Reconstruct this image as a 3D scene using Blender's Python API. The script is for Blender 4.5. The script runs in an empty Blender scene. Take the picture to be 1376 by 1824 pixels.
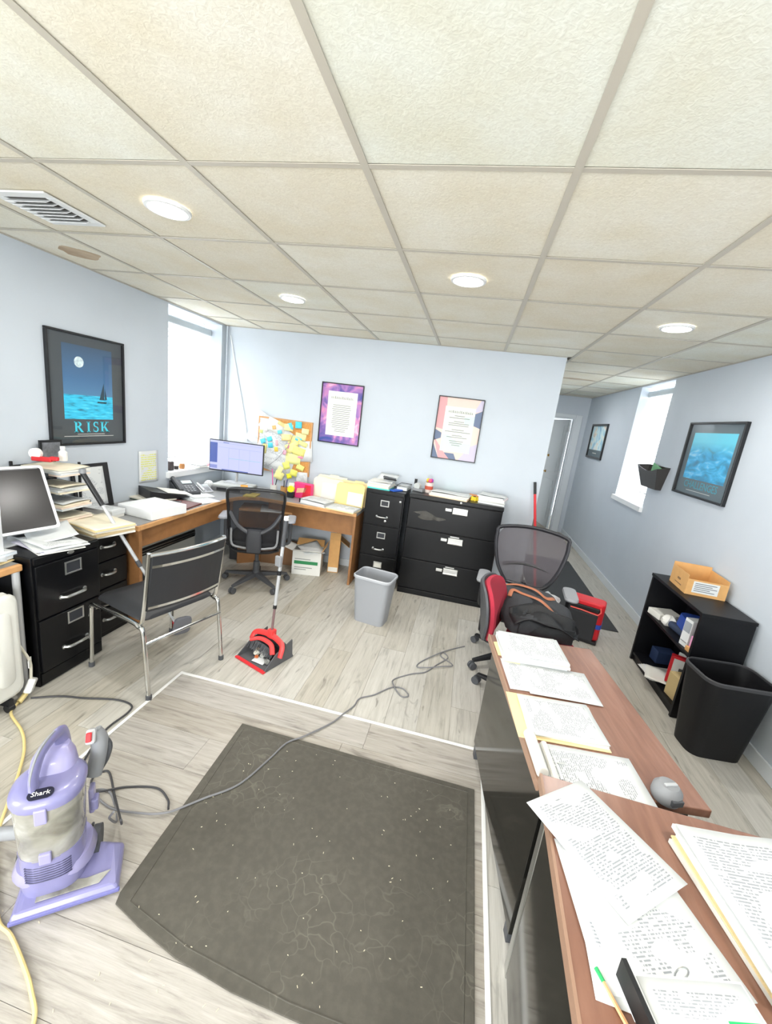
import bpy, bmesh, math, random
from mathutils import Vector, Matrix, Euler
random.seed(7)
R = math.radians
sc = bpy.context.scene
col = sc.collection

# ---------------------------------------------------------------- camera, world, exposure
cd = bpy.data.cameras.new('camera')
cd.sensor_fit = 'VERTICAL'; cd.sensor_height = 36.0; cd.lens = 732.6 / 1824 * 36.0
cd.clip_start = 0.02
cam = bpy.data.objects.new('camera', cd); col.objects.link(cam)
_r = Vector((0.9709, 0.2047, 0.1218)).normalized()
_f = Vector((-0.1742, 0.9585, -0.2254)).normalized()
_u = _r.cross(_f).normalized(); _r = _f.cross(_u)
M = Matrix((( _r.x, _u.x, -_f.x, 0.0), (_r.y, _u.y, -_f.y, 0.0), (_r.z, _u.z, -_f.z, 1.68), (0, 0, 0, 1)))
cam.matrix_world = M
sc.camera = cam

w = bpy.data.worlds.new('overcast_sky'); sc.world = w; w.use_nodes = True
bg = w.node_tree.nodes['Background']
bg.inputs[0].default_value = (0.97, 0.99, 1.0, 1); bg.inputs[1].default_value = 13.0
vs = sc.view_settings
vs.view_transform = 'Standard'; vs.look = 'None'; vs.gamma = 1.0; vs.use_curve_mapping = False
vs.exposure = 0.55
LAMP_W = 8.0
LENS_E = 14.0

# daylight through windows and added openings: portals guide the sky's light to them
def portal(x, y, z, sx, sy, rot):
    ld = bpy.data.lights.new('window_portal', 'AREA'); ld.shape = 'RECTANGLE'; ld.size = sx; ld.size_y = sy
    ld.cycles.is_portal = True
    o = bpy.data.objects.new('window_portal', ld); col.objects.link(o)
    o.location = (x, y, z); o.rotation_euler = rot
portal(-3.0, 3.746, 1.65, 1.5, 0.80, (0, R(-90), 0))
portal(2.16, 5.21, 1.72, 1.4, 0.88, (0, R(90), 0))
portal(-0.3, -2.62, 1.175, 2.2, 1.45, (R(90), 0, 0))  # for the opening added in the unseen front wall
portal(-3.0, -.85, 1.64, 1.45, 1.3, (0, R(-90), 0))  # for the unseen opening added in the left wall

# ---------------------------------------------------------------- materials
def lin(c):
    if isinstance(c, str):
        c = c.lstrip('#'); c = [int(c[i:i+2], 16) / 255 for i in (0, 2, 4)]
    return tuple((x / 12.92 if x <= .04045 else ((x + .055) / 1.055) ** 2.4) for x in c[:3]) + (1.0,)
MC = {}
def mat(name, c='#888888', rough=.5, metal=0., spec=.5, coat=0., alpha=1., noise=0., nscale=30., bump=0., bscale=60., emit=0., trans=0.):
    if name in MC: return MC[name]
    m = bpy.data.materials.new(name); m.use_nodes = True; MC[name] = m
    nt = m.node_tree; b = nt.nodes['Principled BSDF']
    L = lin(c)
    b.inputs['Base Color'].default_value = L
    b.inputs['Roughness'].default_value = rough; b.inputs['Metallic'].default_value = metal
    b.inputs['Specular IOR Level'].default_value = spec
    b.inputs['Coat Weight'].default_value = coat; b.inputs['Coat Roughness'].default_value = .06
    b.inputs['Alpha'].default_value = alpha
    b.inputs['Transmission Weight'].default_value = trans
    if emit:
        b.inputs['Emission Color'].default_value = L; b.inputs['Emission Strength'].default_value = emit
    if noise or bump:
        tc = nt.nodes.new('ShaderNodeTexCoord')
        if noise:
            n = nt.nodes.new('ShaderNodeTexNoise'); n.inputs['Scale'].default_value = nscale; n.inputs['Detail'].default_value = 5
            nt.links.new(tc.outputs['Object'], n.inputs['Vector'])
            r = nt.nodes.new('ShaderNodeValToRGB')
            r.color_ramp.elements[0].position = .3; r.color_ramp.elements[1].position = .7
            r.color_ramp.elements[0].color = tuple(x * (1 - noise) for x in L[:3]) + (1,)
            r.color_ramp.elements[1].color = tuple(min(1, x * (1 + noise)) for x in L[:3]) + (1,)
            nt.links.new(n.outputs['Fac'], r.inputs[0]); nt.links.new(r.outputs[0], b.inputs['Base Color'])
        if bump:
            n2 = nt.nodes.new('ShaderNodeTexNoise'); n2.inputs['Scale'].default_value = bscale; n2.inputs['Detail'].default_value = 4
            nt.links.new(tc.outputs['Object'], n2.inputs['Vector'])
            bp = nt.nodes.new('ShaderNodeBump'); bp.inputs['Strength'].default_value = bump; bp.inputs['Distance'].default_value = .01
            nt.links.new(n2.outputs['Fac'], bp.inputs['Height']); nt.links.new(bp.outputs[0], b.inputs['Normal'])
    return m

def node_mat(name):
    m = bpy.data.materials.new(name); m.use_nodes = True; MC[name] = m
    return m, m.node_tree, m.node_tree.nodes['Principled BSDF']
def ramp(nt, src, stops):
    r = nt.nodes.new('ShaderNodeValToRGB'); e = r.color_ramp.elements
    while len(e) < len(stops): e.new(.5)
    for i, (p, c) in enumerate(stops): e[i].position = p; e[i].color = lin(c)
    nt.links.new(src, r.inputs[0]); return r
def mixc(nt, fac, a, b, mode='MIX'):
    n = nt.nodes.new('ShaderNodeMix'); n.data_type = 'RGBA'; n.blend_type = mode
    for sk, v in ((0, fac), (6, a), (7, b)):
        if hasattr(v, 'links'): nt.links.new(v, n.inputs[sk])
        else: n.inputs[sk].default_value = v if sk == 0 else (lin(v) if isinstance(v, str) else v)
    return n.outputs[2]
def mth(nt, op, a, b=None):
    n = nt.nodes.new('ShaderNodeMath'); n.operation = op
    for i, v in enumerate((a, b)):
        if v is None: continue
        if hasattr(v, 'links'): nt.links.new(v, n.inputs[i])
        else: n.inputs[i].default_value = v
    return n.outputs[0]

def plank_mat(name, base, dark, light, knots=True):
    m, nt, b = node_mat(name)
    tc = nt.nodes.new('ShaderNodeTexCoord'); oi = nt.nodes.new('ShaderNodeObjectInfo')
    off = nt.nodes.new('ShaderNodeVectorMath'); off.operation = 'SCALE'
    cb = nt.nodes.new('ShaderNodeCombineXYZ')
    for i, k in enumerate((7.3, 13.1, 3.7)):
        nt.links.new(mth(nt, 'MULTIPLY', oi.outputs['Random'], k * 10), cb.inputs[i])
    ad = nt.nodes.new('ShaderNodeVectorMath'); ad.operation = 'ADD'
    nt.links.new(tc.outputs['Object'], ad.inputs[0]); nt.links.new(cb.outputs[0], ad.inputs[1])
    def nz(sc3, scale, det, rough=.6, dist=0.):
        mp = nt.nodes.new('ShaderNodeMapping'); mp.inputs['Scale'].default_value = sc3
        nt.links.new(ad.outputs[0], mp.inputs[0])
        n = nt.nodes.new('ShaderNodeTexNoise'); n.inputs['Scale'].default_value = scale; n.inputs['Detail'].default_value = det
        n.inputs['Roughness'].default_value = rough; n.inputs['Distortion'].default_value = dist
        nt.links.new(mp.outputs[0], n.inputs['Vector']); return n.outputs['Fac']
    g = nz((1.2, 14, 1), 3.0, 6, .65, .6)
    c = ramp(nt, g, ((.25, dark), (.45, base), (.75, light))).outputs[0]
    fine = nz((3, 90, 1), 3.0, 3, .6, .2)
    c = mixc(nt, mth(nt, 'MULTIPLY', ramp(nt, fine, ((.45, '#000000'), (.75, '#ffffff'))).outputs[0], .22), c, dark)
    if knots:
        k = nz((2.0, 7.0, 1), 1.5, 3, .5, 1.2)
        kr = ramp(nt, k, ((.645, '#000000'), (.72, '#ffffff'))).outputs[0]
        c = mixc(nt, mth(nt, 'MULTIPLY', kr, .55), c, '#5f5b56')
    tint = ramp(nt, oi.outputs['Random'], ((0., '#efebe3'), (.5, '#ffffff'), (1., '#f1efea')))
    c = mixc(nt, 1.0, c, tint.outputs[0], 'MULTIPLY')
    nt.links.new(c, b.inputs['Base Color'])
    b.inputs['Roughness'].default_value = .42; b.inputs['Specular IOR Level'].default_value = .4
    bp = nt.nodes.new('ShaderNodeBump'); bp.inputs['Strength'].default_value = .12; bp.inputs['Distance'].default_value = .004
    nt.links.new(fine, bp.inputs['Height']); nt.links.new(bp.outputs[0], b.inputs['Normal'])
    return m
M_PLANK = plank_mat('grey_oak_plank', '#bcb9b1', '#98958e', '#cecbc4')
M_PLANK2 = plank_mat('whitewashed_plank', '#a9a49c', '#7f7a75', '#bfbab4')

def print_mat(name, paper='#dadddd', ink='#8b9096', lines=44., dens=.5, mu=.1, rows=2.5):
    """Printed page: rows of type broken into words, on the sheet's own 0-1 coordinates."""
    m, nt, b = node_mat(name)
    uv = nt.nodes.new('ShaderNodeUVMap'); oi = nt.nodes.new('ShaderNodeObjectInfo')
    sx = nt.nodes.new('ShaderNodeSeparateXYZ'); nt.links.new(uv.outputs[0], sx.inputs[0])
    u, v = sx.outputs[0], sx.outputs[1]
    ln = mth(nt, 'MULTIPLY', v, lines)
    row = mth(nt, 'FLOOR', ln); fr = mth(nt, 'FRACT', ln)
    on = mth(nt, 'LESS_THAN', fr, .5)
    cb = nt.nodes.new('ShaderNodeCombineXYZ')
    nt.links.new(mth(nt, 'MULTIPLY', u, 40.), cb.inputs[0]); nt.links.new(mth(nt, 'MULTIPLY', row, 7.7), cb.inputs[1])
    nt.links.new(mth(nt, 'MULTIPLY', oi.outputs['Random'], 91.), cb.inputs[2])
    n = nt.nodes.new('ShaderNodeTexNoise'); n.inputs['Scale'].default_value = 1.; n.inputs['Detail'].default_value = 1
    nt.links.new(cb.outputs[0], n.inputs['Vector'])
    word = mth(nt, 'GREATER_THAN', n.outputs['Fac'], .5 - .12 * dens)
    cb2 = nt.nodes.new('ShaderNodeCombineXYZ')
    nt.links.new(mth(nt, 'MULTIPLY', u, 2.2), cb2.inputs[0]); nt.links.new(mth(nt, 'MULTIPLY', v, rows * 2), cb2.inputs[1])
    nt.links.new(mth(nt, 'MULTIPLY', oi.outputs['Random'], 37.), cb2.inputs[2])
    n2 = nt.nodes.new('ShaderNodeTexNoise'); n2.inputs['Scale'].default_value = 1.2; n2.inputs['Detail'].default_value = 0
    nt.links.new(cb2.outputs[0], n2.inputs['Vector'])
    blk = mth(nt, 'GREATER_THAN', n2.outputs['Fac'], .58 - .28 * dens)
    f = mth(nt, 'MULTIPLY', mth(nt, 'MULTIPLY', on, word), blk)
    for a, op, lim in ((u, 'GREATER_THAN', mu), (u, 'LESS_THAN', 1 - mu), (v, 'GREATER_THAN', .07), (v, 'LESS_THAN', .93)):
        f = mth(nt, 'MULTIPLY', f, mth(nt, op, a, lim))
    nt.links.new(mixc(nt, mth(nt, 'MULTIPLY', f, .85), paper, ink), b.inputs['Base Color'])
    b.inputs['Roughness'].default_value = .75
    return m
M_PRINT = print_mat('printed_paper')
M_PRINT_Y = print_mat('highlighted_paper', ink='#dfe04a', lines=14, dens=.9)
M_PRINT_S = print_mat('sparse_printed_paper', dens=.25, ink='#90959b')
M_PAPER = mat('white_paper', '#dcdfdf', .8)
M_PAPER2 = mat('off_white_paper', '#e2e1da', .8)
M_MANILA = mat('manila_card', '#f0d9a4', .75)
M_MANILA2 = mat('pale_manila_card', '#eee5cd', .75)
M_BLACKMETAL = mat('black_enamel', '#08090c', .33, spec=.32, noise=.25, nscale=6)
M_CHROME = mat('chrome', '#d9d9d6', .16, 1.0)
M_STEEL = mat('brushed_steel', '#c9cac8', .32, 1.0)
M_SILVER = mat('silver_plastic', '#c4c6c8', .35, .3)
M_BLACKPL = mat('black_plastic', '#17181b', .45)
M_GREYPL = mat('dark_grey_plastic', '#4a4c50', .5)
M_MIDGREY = mat('mid_grey_plastic', '#8b8d90', .5)
M_WHITEPL = mat('white_plastic', '#e6e6e2', .4)
M_VINYL = mat('black_vinyl', '#2a2b2e', .5, bump=.08, bscale=300)
M_FABRIC = mat('black_fabric', '#1e1f22', .9, bump=.2, bscale=400)
M_LAMINATE = mat('grey_laminate', '#8e8f90', .35, noise=.06, nscale=40)
M_EDGE = mat('orange_wood_edge', '#cc9a66', .45, noise=.12, nscale=14)
M_PANEL = mat('brown_wood_panel', '#95683f', .5, noise=.14, nscale=12)
M_CARD = mat('corrugated_card', '#d4a468', .8, noise=.05, nscale=20)
M_RED = mat('red_plastic', '#d8262e', .4)
M_WHITE = mat('white_gloss_paint', '#e8eaea', .35)

# ---------------------------------------------------------------- mesh helpers
class MB:
    def __init__(s): s.v = []; s.f = []; s.T = Matrix.Identity(4)
    def add(s, vs_, fs):
        n = len(s.v); s.v += [s.T @ Vector(p) for p in vs_]; s.f += [tuple(i + n for i in f) for f in fs]; return s
    def box(s, x0, y0, z0, x1, y1, z1, M=None):
        p = [(x, y, z) for z in (z0, z1) for y in (y0, y1) for x in (x0, x1)]
        if M is not None: p = [M @ Vector(q) for q in p]
        return s.add(p, [(0, 2, 3, 1), (4, 5, 7, 6), (0, 1, 5, 4), (2, 6, 7, 3), (0, 4, 6, 2), (1, 3, 7, 5)])
    def cbox(s, c, d, M=None):
        T = Matrix.Translation(Vector(c)) @ (M.to_4x4() if M is not None else Matrix.Identity(4))
        return s.box(-d[0] / 2, -d[1] / 2, -d[2] / 2, d[0] / 2, d[1] / 2, d[2] / 2, T)
    def prism(s, poly, z0, z1, M=None):
        n = len(poly); p = [(x, y, z0) for x, y in poly] + [(x, y, z1) for x, y in poly]
        if M is not None: p = [M @ Vector(q) for q in p]
        return s.add(p, [tuple(range(n - 1, -1, -1)), tuple(range(n, 2 * n))] + [(i, (i + 1) % n, n + (i + 1) % n, n + i) for i in range(n)])
    def loft(s, rings, cap=True, closed=True):
        n = len(rings[0]); p = [q for r in rings for q in r]; f = []
        for k in range(len(rings) - 1):
            for i in range(n if closed else n - 1):
                j = (i + 1) % n; f.append((k * n + i, k * n + j, (k + 1) * n + j, (k + 1) * n + i))
        if cap and closed: f += [tuple(range(n - 1, -1, -1)), tuple(range((len(rings) - 1) * n, len(rings) * n))]
        return s.add(p, f)
    def lathe(s, prof, c=(0, 0, 0), n=16, M=None):
        rings = []
        for r, z in prof:
            ring = [Vector((r * math.cos(2 * math.pi * i / n), r * math.sin(2 * math.pi * i / n), z)) for i in range(n)]
            rings.append([(M @ q if M is not None else q) + Vector(c) for q in ring])
        return s.loft(rings)
    def cyl(s, a, b, r, n=10, r2=None):
        return s.tube([a, b], r, n, r2)
    def tube(s, pts, r, n=8, r2=None, flat=1.):
        pts = [Vector(p) for p in pts]; rings = []; up = None
        for i, p in enumerate(pts):
            t = (pts[min(i + 1, len(pts) - 1)] - pts[max(i - 1, 0)]).normalized()
            if up is None:
                a = Vector((0, 0, 1)) if abs(t.z) < .9 else Vector((1, 0, 0))
                up = (a - t * a.dot(t)).normalized()
            else:
                up = (up - t * up.dot(t)); up = up.normalized() if up.length > 1e-6 else Vector((0, 0, 1))
            sd = t.cross(up)
            k = r if r2 is None else r + (r2 - r) * i / (len(pts) - 1)
            rings.append([p + sd * (k * math.cos(2 * math.pi * j / n)) + up * (k * flat * math.sin(2 * math.pi * j / n)) for j in range(n)])
        return s.loft(rings)
    def grid(s, fn, nu, nv):
        p = [fn(i / nu, j / nv) for j in range(nv + 1) for i in range(nu + 1)]
        return s.add(p, [(j * (nu + 1) + i, j * (nu + 1) + i + 1, (j + 1) * (nu + 1) + i + 1, (j + 1) * (nu + 1) + i) for j in range(nv) for i in range(nu)])
    def mesh(s, name, m, smooth=False, fix=True):
        me = bpy.data.meshes.new(name); me.from_pydata([tuple(p) for p in s.v], [], s.f)
        if fix:
            bm = bmesh.new(); bm.from_mesh(me); bmesh.ops.recalc_face_normals(bm, faces=bm.faces); bm.to_mesh(me); bm.free()
        me.materials.append(m)
        if smooth:
            me.polygons.foreach_set('use_smooth', [True] * len(me.polygons))
            try: me.set_sharp_from_angle(angle=R(42))
            except Exception: pass
        return me
def root_of(o):
    while o.parent: o = o.parent
    return o
def part(mb, name, m, parent=None, smooth=False, bevel=0., world=False, label=None, seg=2):
    """one mesh object; world=True: the builder's coordinates are the room's, moved into the (unrotated) thing"""
    if world and parent is not None:
        L = root_of(parent).location
        mb.v = [Vector(p) - L for p in mb.v]
    o = bpy.data.objects.new(name, mb.mesh(name, m, smooth)); col.objects.link(o)
    if parent is not None: o.parent = parent
    if bevel:
        b = o.modifiers.new('bevel', 'BEVEL'); b.width = bevel; b.segments = seg; b.limit_method = 'ANGLE'; b.angle_limit = R(40)
    if label: o['label'] = label
    return o
def thing(name, label, cat, loc=(0, 0, 0), rz=0., group=None):
    o = bpy.data.objects.new(name, None); col.objects.link(o); o.empty_display_size = .05
    o.location = loc; o.rotation_euler = (0, 0, rz); o['label'] = label; o['category'] = cat
    if group: o['group'] = group
    return o
def single(mb, name, m, label, cat, loc=(0, 0, 0), rz=0., group=None, **k):
    o = part(mb, name, m, None, **k); o.location = loc; o.rotation_euler = (0, 0, rz)
    o['label'] = label; o['category'] = cat
    if group: o['group'] = group
    return o
def struct(mb, name, m, parent=None, **k):
    o = part(mb, name, m, parent, **k)
    if parent is None: o['kind'] = 'structure'
    return o
def quad_uv(o, fn):
    me = o.data; uv = me.uv_layers.new(name='UVMap')
    for lp in me.loops: uv.data[lp.index].uv = fn(me.vertices[lp.vertex_index].co)
def sheet_obj(name, wd, ln, m, parent=None, curl=.004, seed=0, z=0., nu=6, nv=8, lift=None):
    """a sheet of paper lying in its local xy, centred, with a gentle wave; its bottom touches z"""
    rnd = random.Random(seed); a, b, c = rnd.uniform(0, 6), rnd.uniform(0, 6), rnd.uniform(2, 5)
    def fn(u, v):
        h = curl * (.5 + .5 * math.sin(a + c * u + 1.5 * v)) * (.4 + .6 * abs(math.sin(b + 3 * v)))
        if lift: h += lift(u, v)
        return ((u - .5) * wd, (v - .5) * ln, h + z)
    mb = MB().grid(fn, nu, nv)
    o = bpy.data.objects.new(name, mb.mesh(name, m, True, False)); col.objects.link(o)
    quad_uv(o, lambda q: (q.x / wd + .5, q.y / ln + .5))
    sd = o.modifiers.new('thickness', 'SOLIDIFY'); sd.thickness = .0006; sd.offset = 1
    if parent is not None: o.parent = parent
    return o
def sheet(label, x, y, z, rz, m, wd=.216, ln=.279, cat='paper', group=None, **k):
    o = sheet_obj('paper_sheet', wd, ln, m, None, **k)
    o.location = (x, y, z); o.rotation_euler = (0, 0, R(rz)); o['label'] = label; o['category'] = cat
    if group: o['group'] = group
    return o
def stack(name, label, cat, x, y, z, rz, layers, top=None, jit=.006, seed=1, group=None, wd=.216, ln=.279, piece='sheet', curl=.003, jrot=2.):
    """a pile: layers = [(thickness, material), ...] from the bottom up; a printed sheet on top"""
    rnd = random.Random(seed); t = thing(name, label, cat, (x, y, z), R(rz), group); h = 0.
    for th, m in layers:
        mb = MB(); dx, dy, r = rnd.uniform(-jit, jit), rnd.uniform(-jit, jit), R(rnd.uniform(-jrot, jrot))
        mb.T = Matrix.Translation((dx, dy, 0)) @ Matrix.Rotation(r, 4, 'Z')
        a = rnd.uniform(0, 6)
        def fn(u, v, zz): return ((u - .5) * wd, (v - .5) * ln, zz)
        mb.box(-wd / 2, -ln / 2, h, wd / 2, ln / 2, h + th * .93)
        part(mb, piece, m, t); h += th
    if top is not None:
        s = sheet_obj(piece, wd, ln, top, t, curl=curl, seed=seed, z=h); s.rotation_euler.z = R(rnd.uniform(-jrot, jrot))
    return t
def text_mesh(body, size, m, name='lettering', parent=None, M=None, ext=.0004, align='CENTER', label=None, sx=1., sp=1.):
    c = bpy.data.curves.new('lettering', 'FONT'); c.body = body; c.size = size; c.extrude = ext
    c.align_x = align; c.align_y = 'CENTER'; c.resolution_u = 2; c.space_character = sp
    to = bpy.data.objects.new('t', c); col.objects.link(to)
    dg = bpy.context.evaluated_depsgraph_get(); me = bpy.data.meshes.new_from_object(to.evaluated_get(dg))
    bpy.data.objects.remove(to); me.name = name
    if sx != 1.: me.transform(Matrix.Scale(sx, 4, (1, 0, 0)))
    if M is not None: me.transform(M)
    me.materials.clear(); me.materials.append(m)
    o = bpy.data.objects.new(name, me); col.objects.link(o)
    if parent is not None: o.parent = parent
    if label: o['label'] = label
    return o
def smooth_path(pts, k=6):
    """Catmull-Rom through the points"""
    P = [Vector(p) for p in pts]; P = [2 * P[0] - P[1]] + P + [2 * P[-1] - P[-2]]; out = []
    for i in range(1, len(P) - 2):
        for j in range(k):
            t = j / k; a, b, c, d = P[i - 1:i + 3]
            out.append(.5 * ((2 * b) + (c - a) * t + (2 * a - 5 * b + 4 * c - d) * t * t + (3 * b - a - 3 * c + d) * t ** 3))
    out.append(P[-2]); return out
def rrect(wd, dp, r, n=4, cx=0., cy=0.):
    out = []
    for (sx, sy, a0) in ((1, 1, 0), (-1, 1, 90), (-1, -1, 180), (1, -1, 270)):
        for i in range(n + 1):
            a = R(a0 + 90 * i / n)
            out.append((cx + sx * (wd / 2 - r) + r * math.cos(a), cy + sy * (dp / 2 - r) + r * math.sin(a)))
    return out

# ---------------------------------------------------------------- the room
M_WALL = mat('blue_grey_wall_paint', '#c5cdd5', .55, noise=.025, nscale=2.5)
M_BASE = mat('baseboard_paint', '#d6dce0', .45)
M_SUB = mat('subfloor', '#8d877c', .8)
M_TEE = mat('ceiling_tee', '#c2bcae', .5)
m, nt, b = node_mat('ceiling_tile_board')
tc = nt.nodes.new('ShaderNodeTexCoord'); oi = nt.nodes.new('ShaderNodeObjectInfo')
av = nt.nodes.new('ShaderNodeVectorMath'); av.operation = 'ADD'
cbx = nt.nodes.new('ShaderNodeCombineXYZ'); nt.links.new(mth(nt, 'MULTIPLY', oi.outputs['Random'], 50.), cbx.inputs[0])
nt.links.new(tc.outputs['Object'], av.inputs[0]); nt.links.new(cbx.outputs[0], av.inputs[1])
n1 = nt.nodes.new('ShaderNodeTexNoise'); n1.inputs['Scale'].default_value = 70; n1.inputs['Detail'].default_value = 6; n1.inputs['Distortion'].default_value = 1.4
n2 = nt.nodes.new('ShaderNodeTexNoise'); n2.inputs['Scale'].default_value = 3.5; n2.inputs['Detail'].default_value = 3
for n in (n1, n2): nt.links.new(av.outputs[0], n.inputs['Vector'])
c1 = ramp(nt, n1.outputs['Fac'], ((.3, '#e6e5dd'), (.55, '#eeeee7'), (.75, '#f4f4ef')))
c2 = ramp(nt, n2.outputs['Fac'], ((.3, '#f7f2e8'), (.7, '#ffffff')))
tn = ramp(nt, oi.outputs['Random'], ((0., '#f7f2e9'), (.6, '#fdfcf8'), (1., '#f8fbf8')))
nt.links.new(mixc(nt, 1., mixc(nt, 1., c1.outputs[0], c2.outputs[0], 'MULTIPLY'), tn.outputs[0], 'MULTIPLY'), b.inputs['Base Color'])
b.inputs['Roughness'].default_value = .9; b.inputs['Specular IOR Level'].default_value = .1
bp = nt.nodes.new('ShaderNodeBump'); bp.inputs['Strength'].default_value = .3; bp.inputs['Distance'].default_value = .003
nt.links.new(n1.outputs['Fac'], bp.inputs['Height']); nt.links.new(bp.outputs[0], b.inputs['Normal'])
M_TILE = m

XL, XR, YB, YH, YF, ZC = -2.72, 1.88, 4.22, 7.84, -2.5, 2.40
PX0, PX1, PY = -1.50, .325, 1.972            # the near floor patch
floor = struct(MB().box(-2.97, -2.7, -.08, 2.13, 9.6, -.006), 'floor', M_SUB)
# planks: each one a board of its own with an open joint round it
PM = {}
def plank(x0, y0, x1, y1, m, along_y):
    L, W = (y1 - y0, x1 - x0) if along_y else (x1 - x0, y1 - y0)
    key = (round(L, 3), round(W, 3), m.name)
    if key not in PM:
        g = .0007
        mb = MB().box(-L / 2 + g, -W / 2 + g, -.006, L / 2 - g, W / 2 - g, 0)
        PM[key] = mb.mesh('plank', m)
    o = bpy.data.objects.new('plank', PM[key]); col.objects.link(o); o.parent = floor
    o.location = ((x0 + x1) / 2, (y0 + y1) / 2, 0); o.rotation_euler.z = R(90) if along_y else 0
rp = random.Random(3)
def run(a0, a1, fixed0, fixed1, m, along_y, L=1.22, first=None):
    p = a0; q = a0 + (first if first is not None else rp.choice((.3, .46, .62, .78, .94, 1.1)))
    while p < a1 - 1e-4:
        q = min(q, a1)
        if a1 - q < .12: q = a1
        if along_y: plank(fixed0, p, fixed1, q, m, True)
        else: plank(p, fixed0, q, fixed1, m, False)
        p, q = q, q + L
PW = (PX1 - PX0 + .0) / 10
for i in range(10): run(PY, YB, PX0 + i * PW, PX0 + (i + 1) * PW, M_PLANK, True)
x = PX0; i = 0
while x > XL + .02:
    x2 = max(XL, x - PW); run(.5, YB, x2, x, M_PLANK, True); x = x2
x = PX1
while x < XR - .01:
    x2 = min(XR, x + PW); run(.2, YH if x > .7 else YB, x, x2, M_PLANK, True); x = x2
y = PY
while y > .15:
    y2 = y - .196; run(PX0, PX1, y2, y, M_PLANK2, False, first=(1.21 if abs(y - PY) < .01 else None)); y = y2
# white transition strips round the patch
M_STRIP = mat('white_seam_strip', '#e9e9e6', .4)
for a in ((PX0 - .009, PY - .009, 0.0004, PX1 + .009, PY + .009, .005), (PX0 - .009, .2, 0.0004, PX0 + .009, PY - .0095, .005), (PX1 - .009, .2, 0.0004, PX1 + .009, PY - .0095, .005)):
    part(MB().box(*a), 'seam_strip', M_STRIP, floor, bevel=.002)

# walls
WL = (3.352, 4.14, .915, 2.385)              # left window: y0 y1 z0 z1
WR = (4.775, 5.64, 1.065, 2.385)
def wall_with_window(x0, x1, y0, y1, W):
    mb = MB()
    mb.box(x0, y0, 0, x1, W[0], 2.55); mb.box(x0, W[1], 0, x1, y1, 2.55)
    mb.box(x0, W[0], 0, x1, W[1], W[2]); mb.box(x0, W[0], W[3], x1, W[1], 2.55); return mb
mb = wall_with_window(-2.97, XL, .3, YB, WL)                   # plus an unseen opening, added behind the viewpoint to light the right wall
mb.box(-2.97, YF, 0, XL, -1.5, 2.55).box(-2.97, -.2, 0, XL, .3, 2.55).box(-2.97, -1.5, 0, XL, -.2, .915).box(-2.97, -1.5, 2.385, XL, -.2, 2.55)
struct(mb, 'wall_left', M_WALL)
struct(wall_with_window(XR, 2.13, YF, YH, WR), 'wall_right', M_WALL)
struct(MB().box(-2.97, YB, 0, .725, YB + .12, 2.55).box(.605, YB + .12, 0, .725, YH, 2.55), 'wall_back', M_WALL)
mb = MB().box(.605, YH, 0, .95, YH + .12, 2.55).box(1.69, YH, 0, 2.13, YH + .12, 2.55).box(.95, YH, 2.04, 1.69, YH + .12, 2.55)
struct(mb, 'wall_hall', M_WALL)
mb = MB().box(-2.97, YF - .12, 0, -1.4, YF, 2.55).box(.8, YF - .12, 0, 2.13, YF, 2.55).box(-1.4, YF - .12, 0, .8, YF, .45).box(-1.4, YF - .12, 1.9, .8, YF, 2.55)  # opening added in this unseen wall to let sky light in
struct(mb, 'wall_front', M_WALL)
M_ROOM2 = mat('grey_room_paint', '#b9bec2', .6)
struct(MB().box(.2, 9.5, 0, 2.5, 9.6, 2.55).box(.1, YH + .12, 0, .2, 9.6, 2.55).box(2.5, YH + .12, 0, 2.6, 9.6, 2.55), 'wall_beyond', M_ROOM2)

ceiling = struct(MB().box(-2.97, -2.62, 2.43, 2.6, 9.6, 2.55), 'ceiling', M_SUB)
G0x, G0y, G = -.4464, 1.3796, .61
TM = {}
def tile(x0, y0, x1, y1):
    key = (round(x1 - x0, 3), round(y1 - y0, 3))
    if key not in TM:
        a, c = (x1 - x0) / 2 - .006, (y1 - y0) / 2 - .006
        TM[key] = MB().loft([[(-a, -c, .02), (a, -c, .02), (a, c, .02), (-a, c, .02)], [(-a, -c, .003), (a, -c, .003), (a, c, .003), (-a, c, .003)],
                             [(-a + .004, -c + .004, 0), (a - .004, -c + .004, 0), (a - .004, c - .004, 0), (-a + .004, c - .004, 0)]]).mesh('ceiling_tile', M_TILE)
    o = bpy.data.objects.new('ceiling_tile', TM[key]); col.objects.link(o); o.parent = ceiling
    o.location = ((x0 + x1) / 2, (y0 + y1) / 2, ZC + .002)
xs = [XL] + [G0x + G * i for i in range(-3, 4)] + [XR]
ys = [YF] + [G0y + G * j for j in range(-6, 11)] + [YH]
for i in range(len(xs) - 1):
    for j in range(len(ys) - 1):
        x0, x1, y0, y1 = xs[i], xs[i + 1], ys[j], ys[j + 1]
        if y0 >= YB: 
            if x1 <= .73: continue
            x0 = max(x0, .73)
        elif y1 > YB and x1 <= .78:
            y1 = YB
        tile(x0, y0, x1, y1)
for xx in xs[1:-1]:
    ye = YH if xx > .75 else YB
    part(MB().box(xx - .012, YF, ZC - .002, xx + .012, ye, ZC + .0), 'main_tee', M_TEE, ceiling)
for yy in ys[1:-1]:
    for i in range(len(xs) - 1):
        x0, x1 = xs[i], xs[i + 1]
        if yy > YB and x1 <= .78: continue
        part(MB().box(max(x0, .73 if yy > YB else -9) + .012, yy - .011, ZC - .0015, x1 - .012, yy + .011, ZC + .0), 'cross_tee', M_TEE, ceiling)
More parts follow.
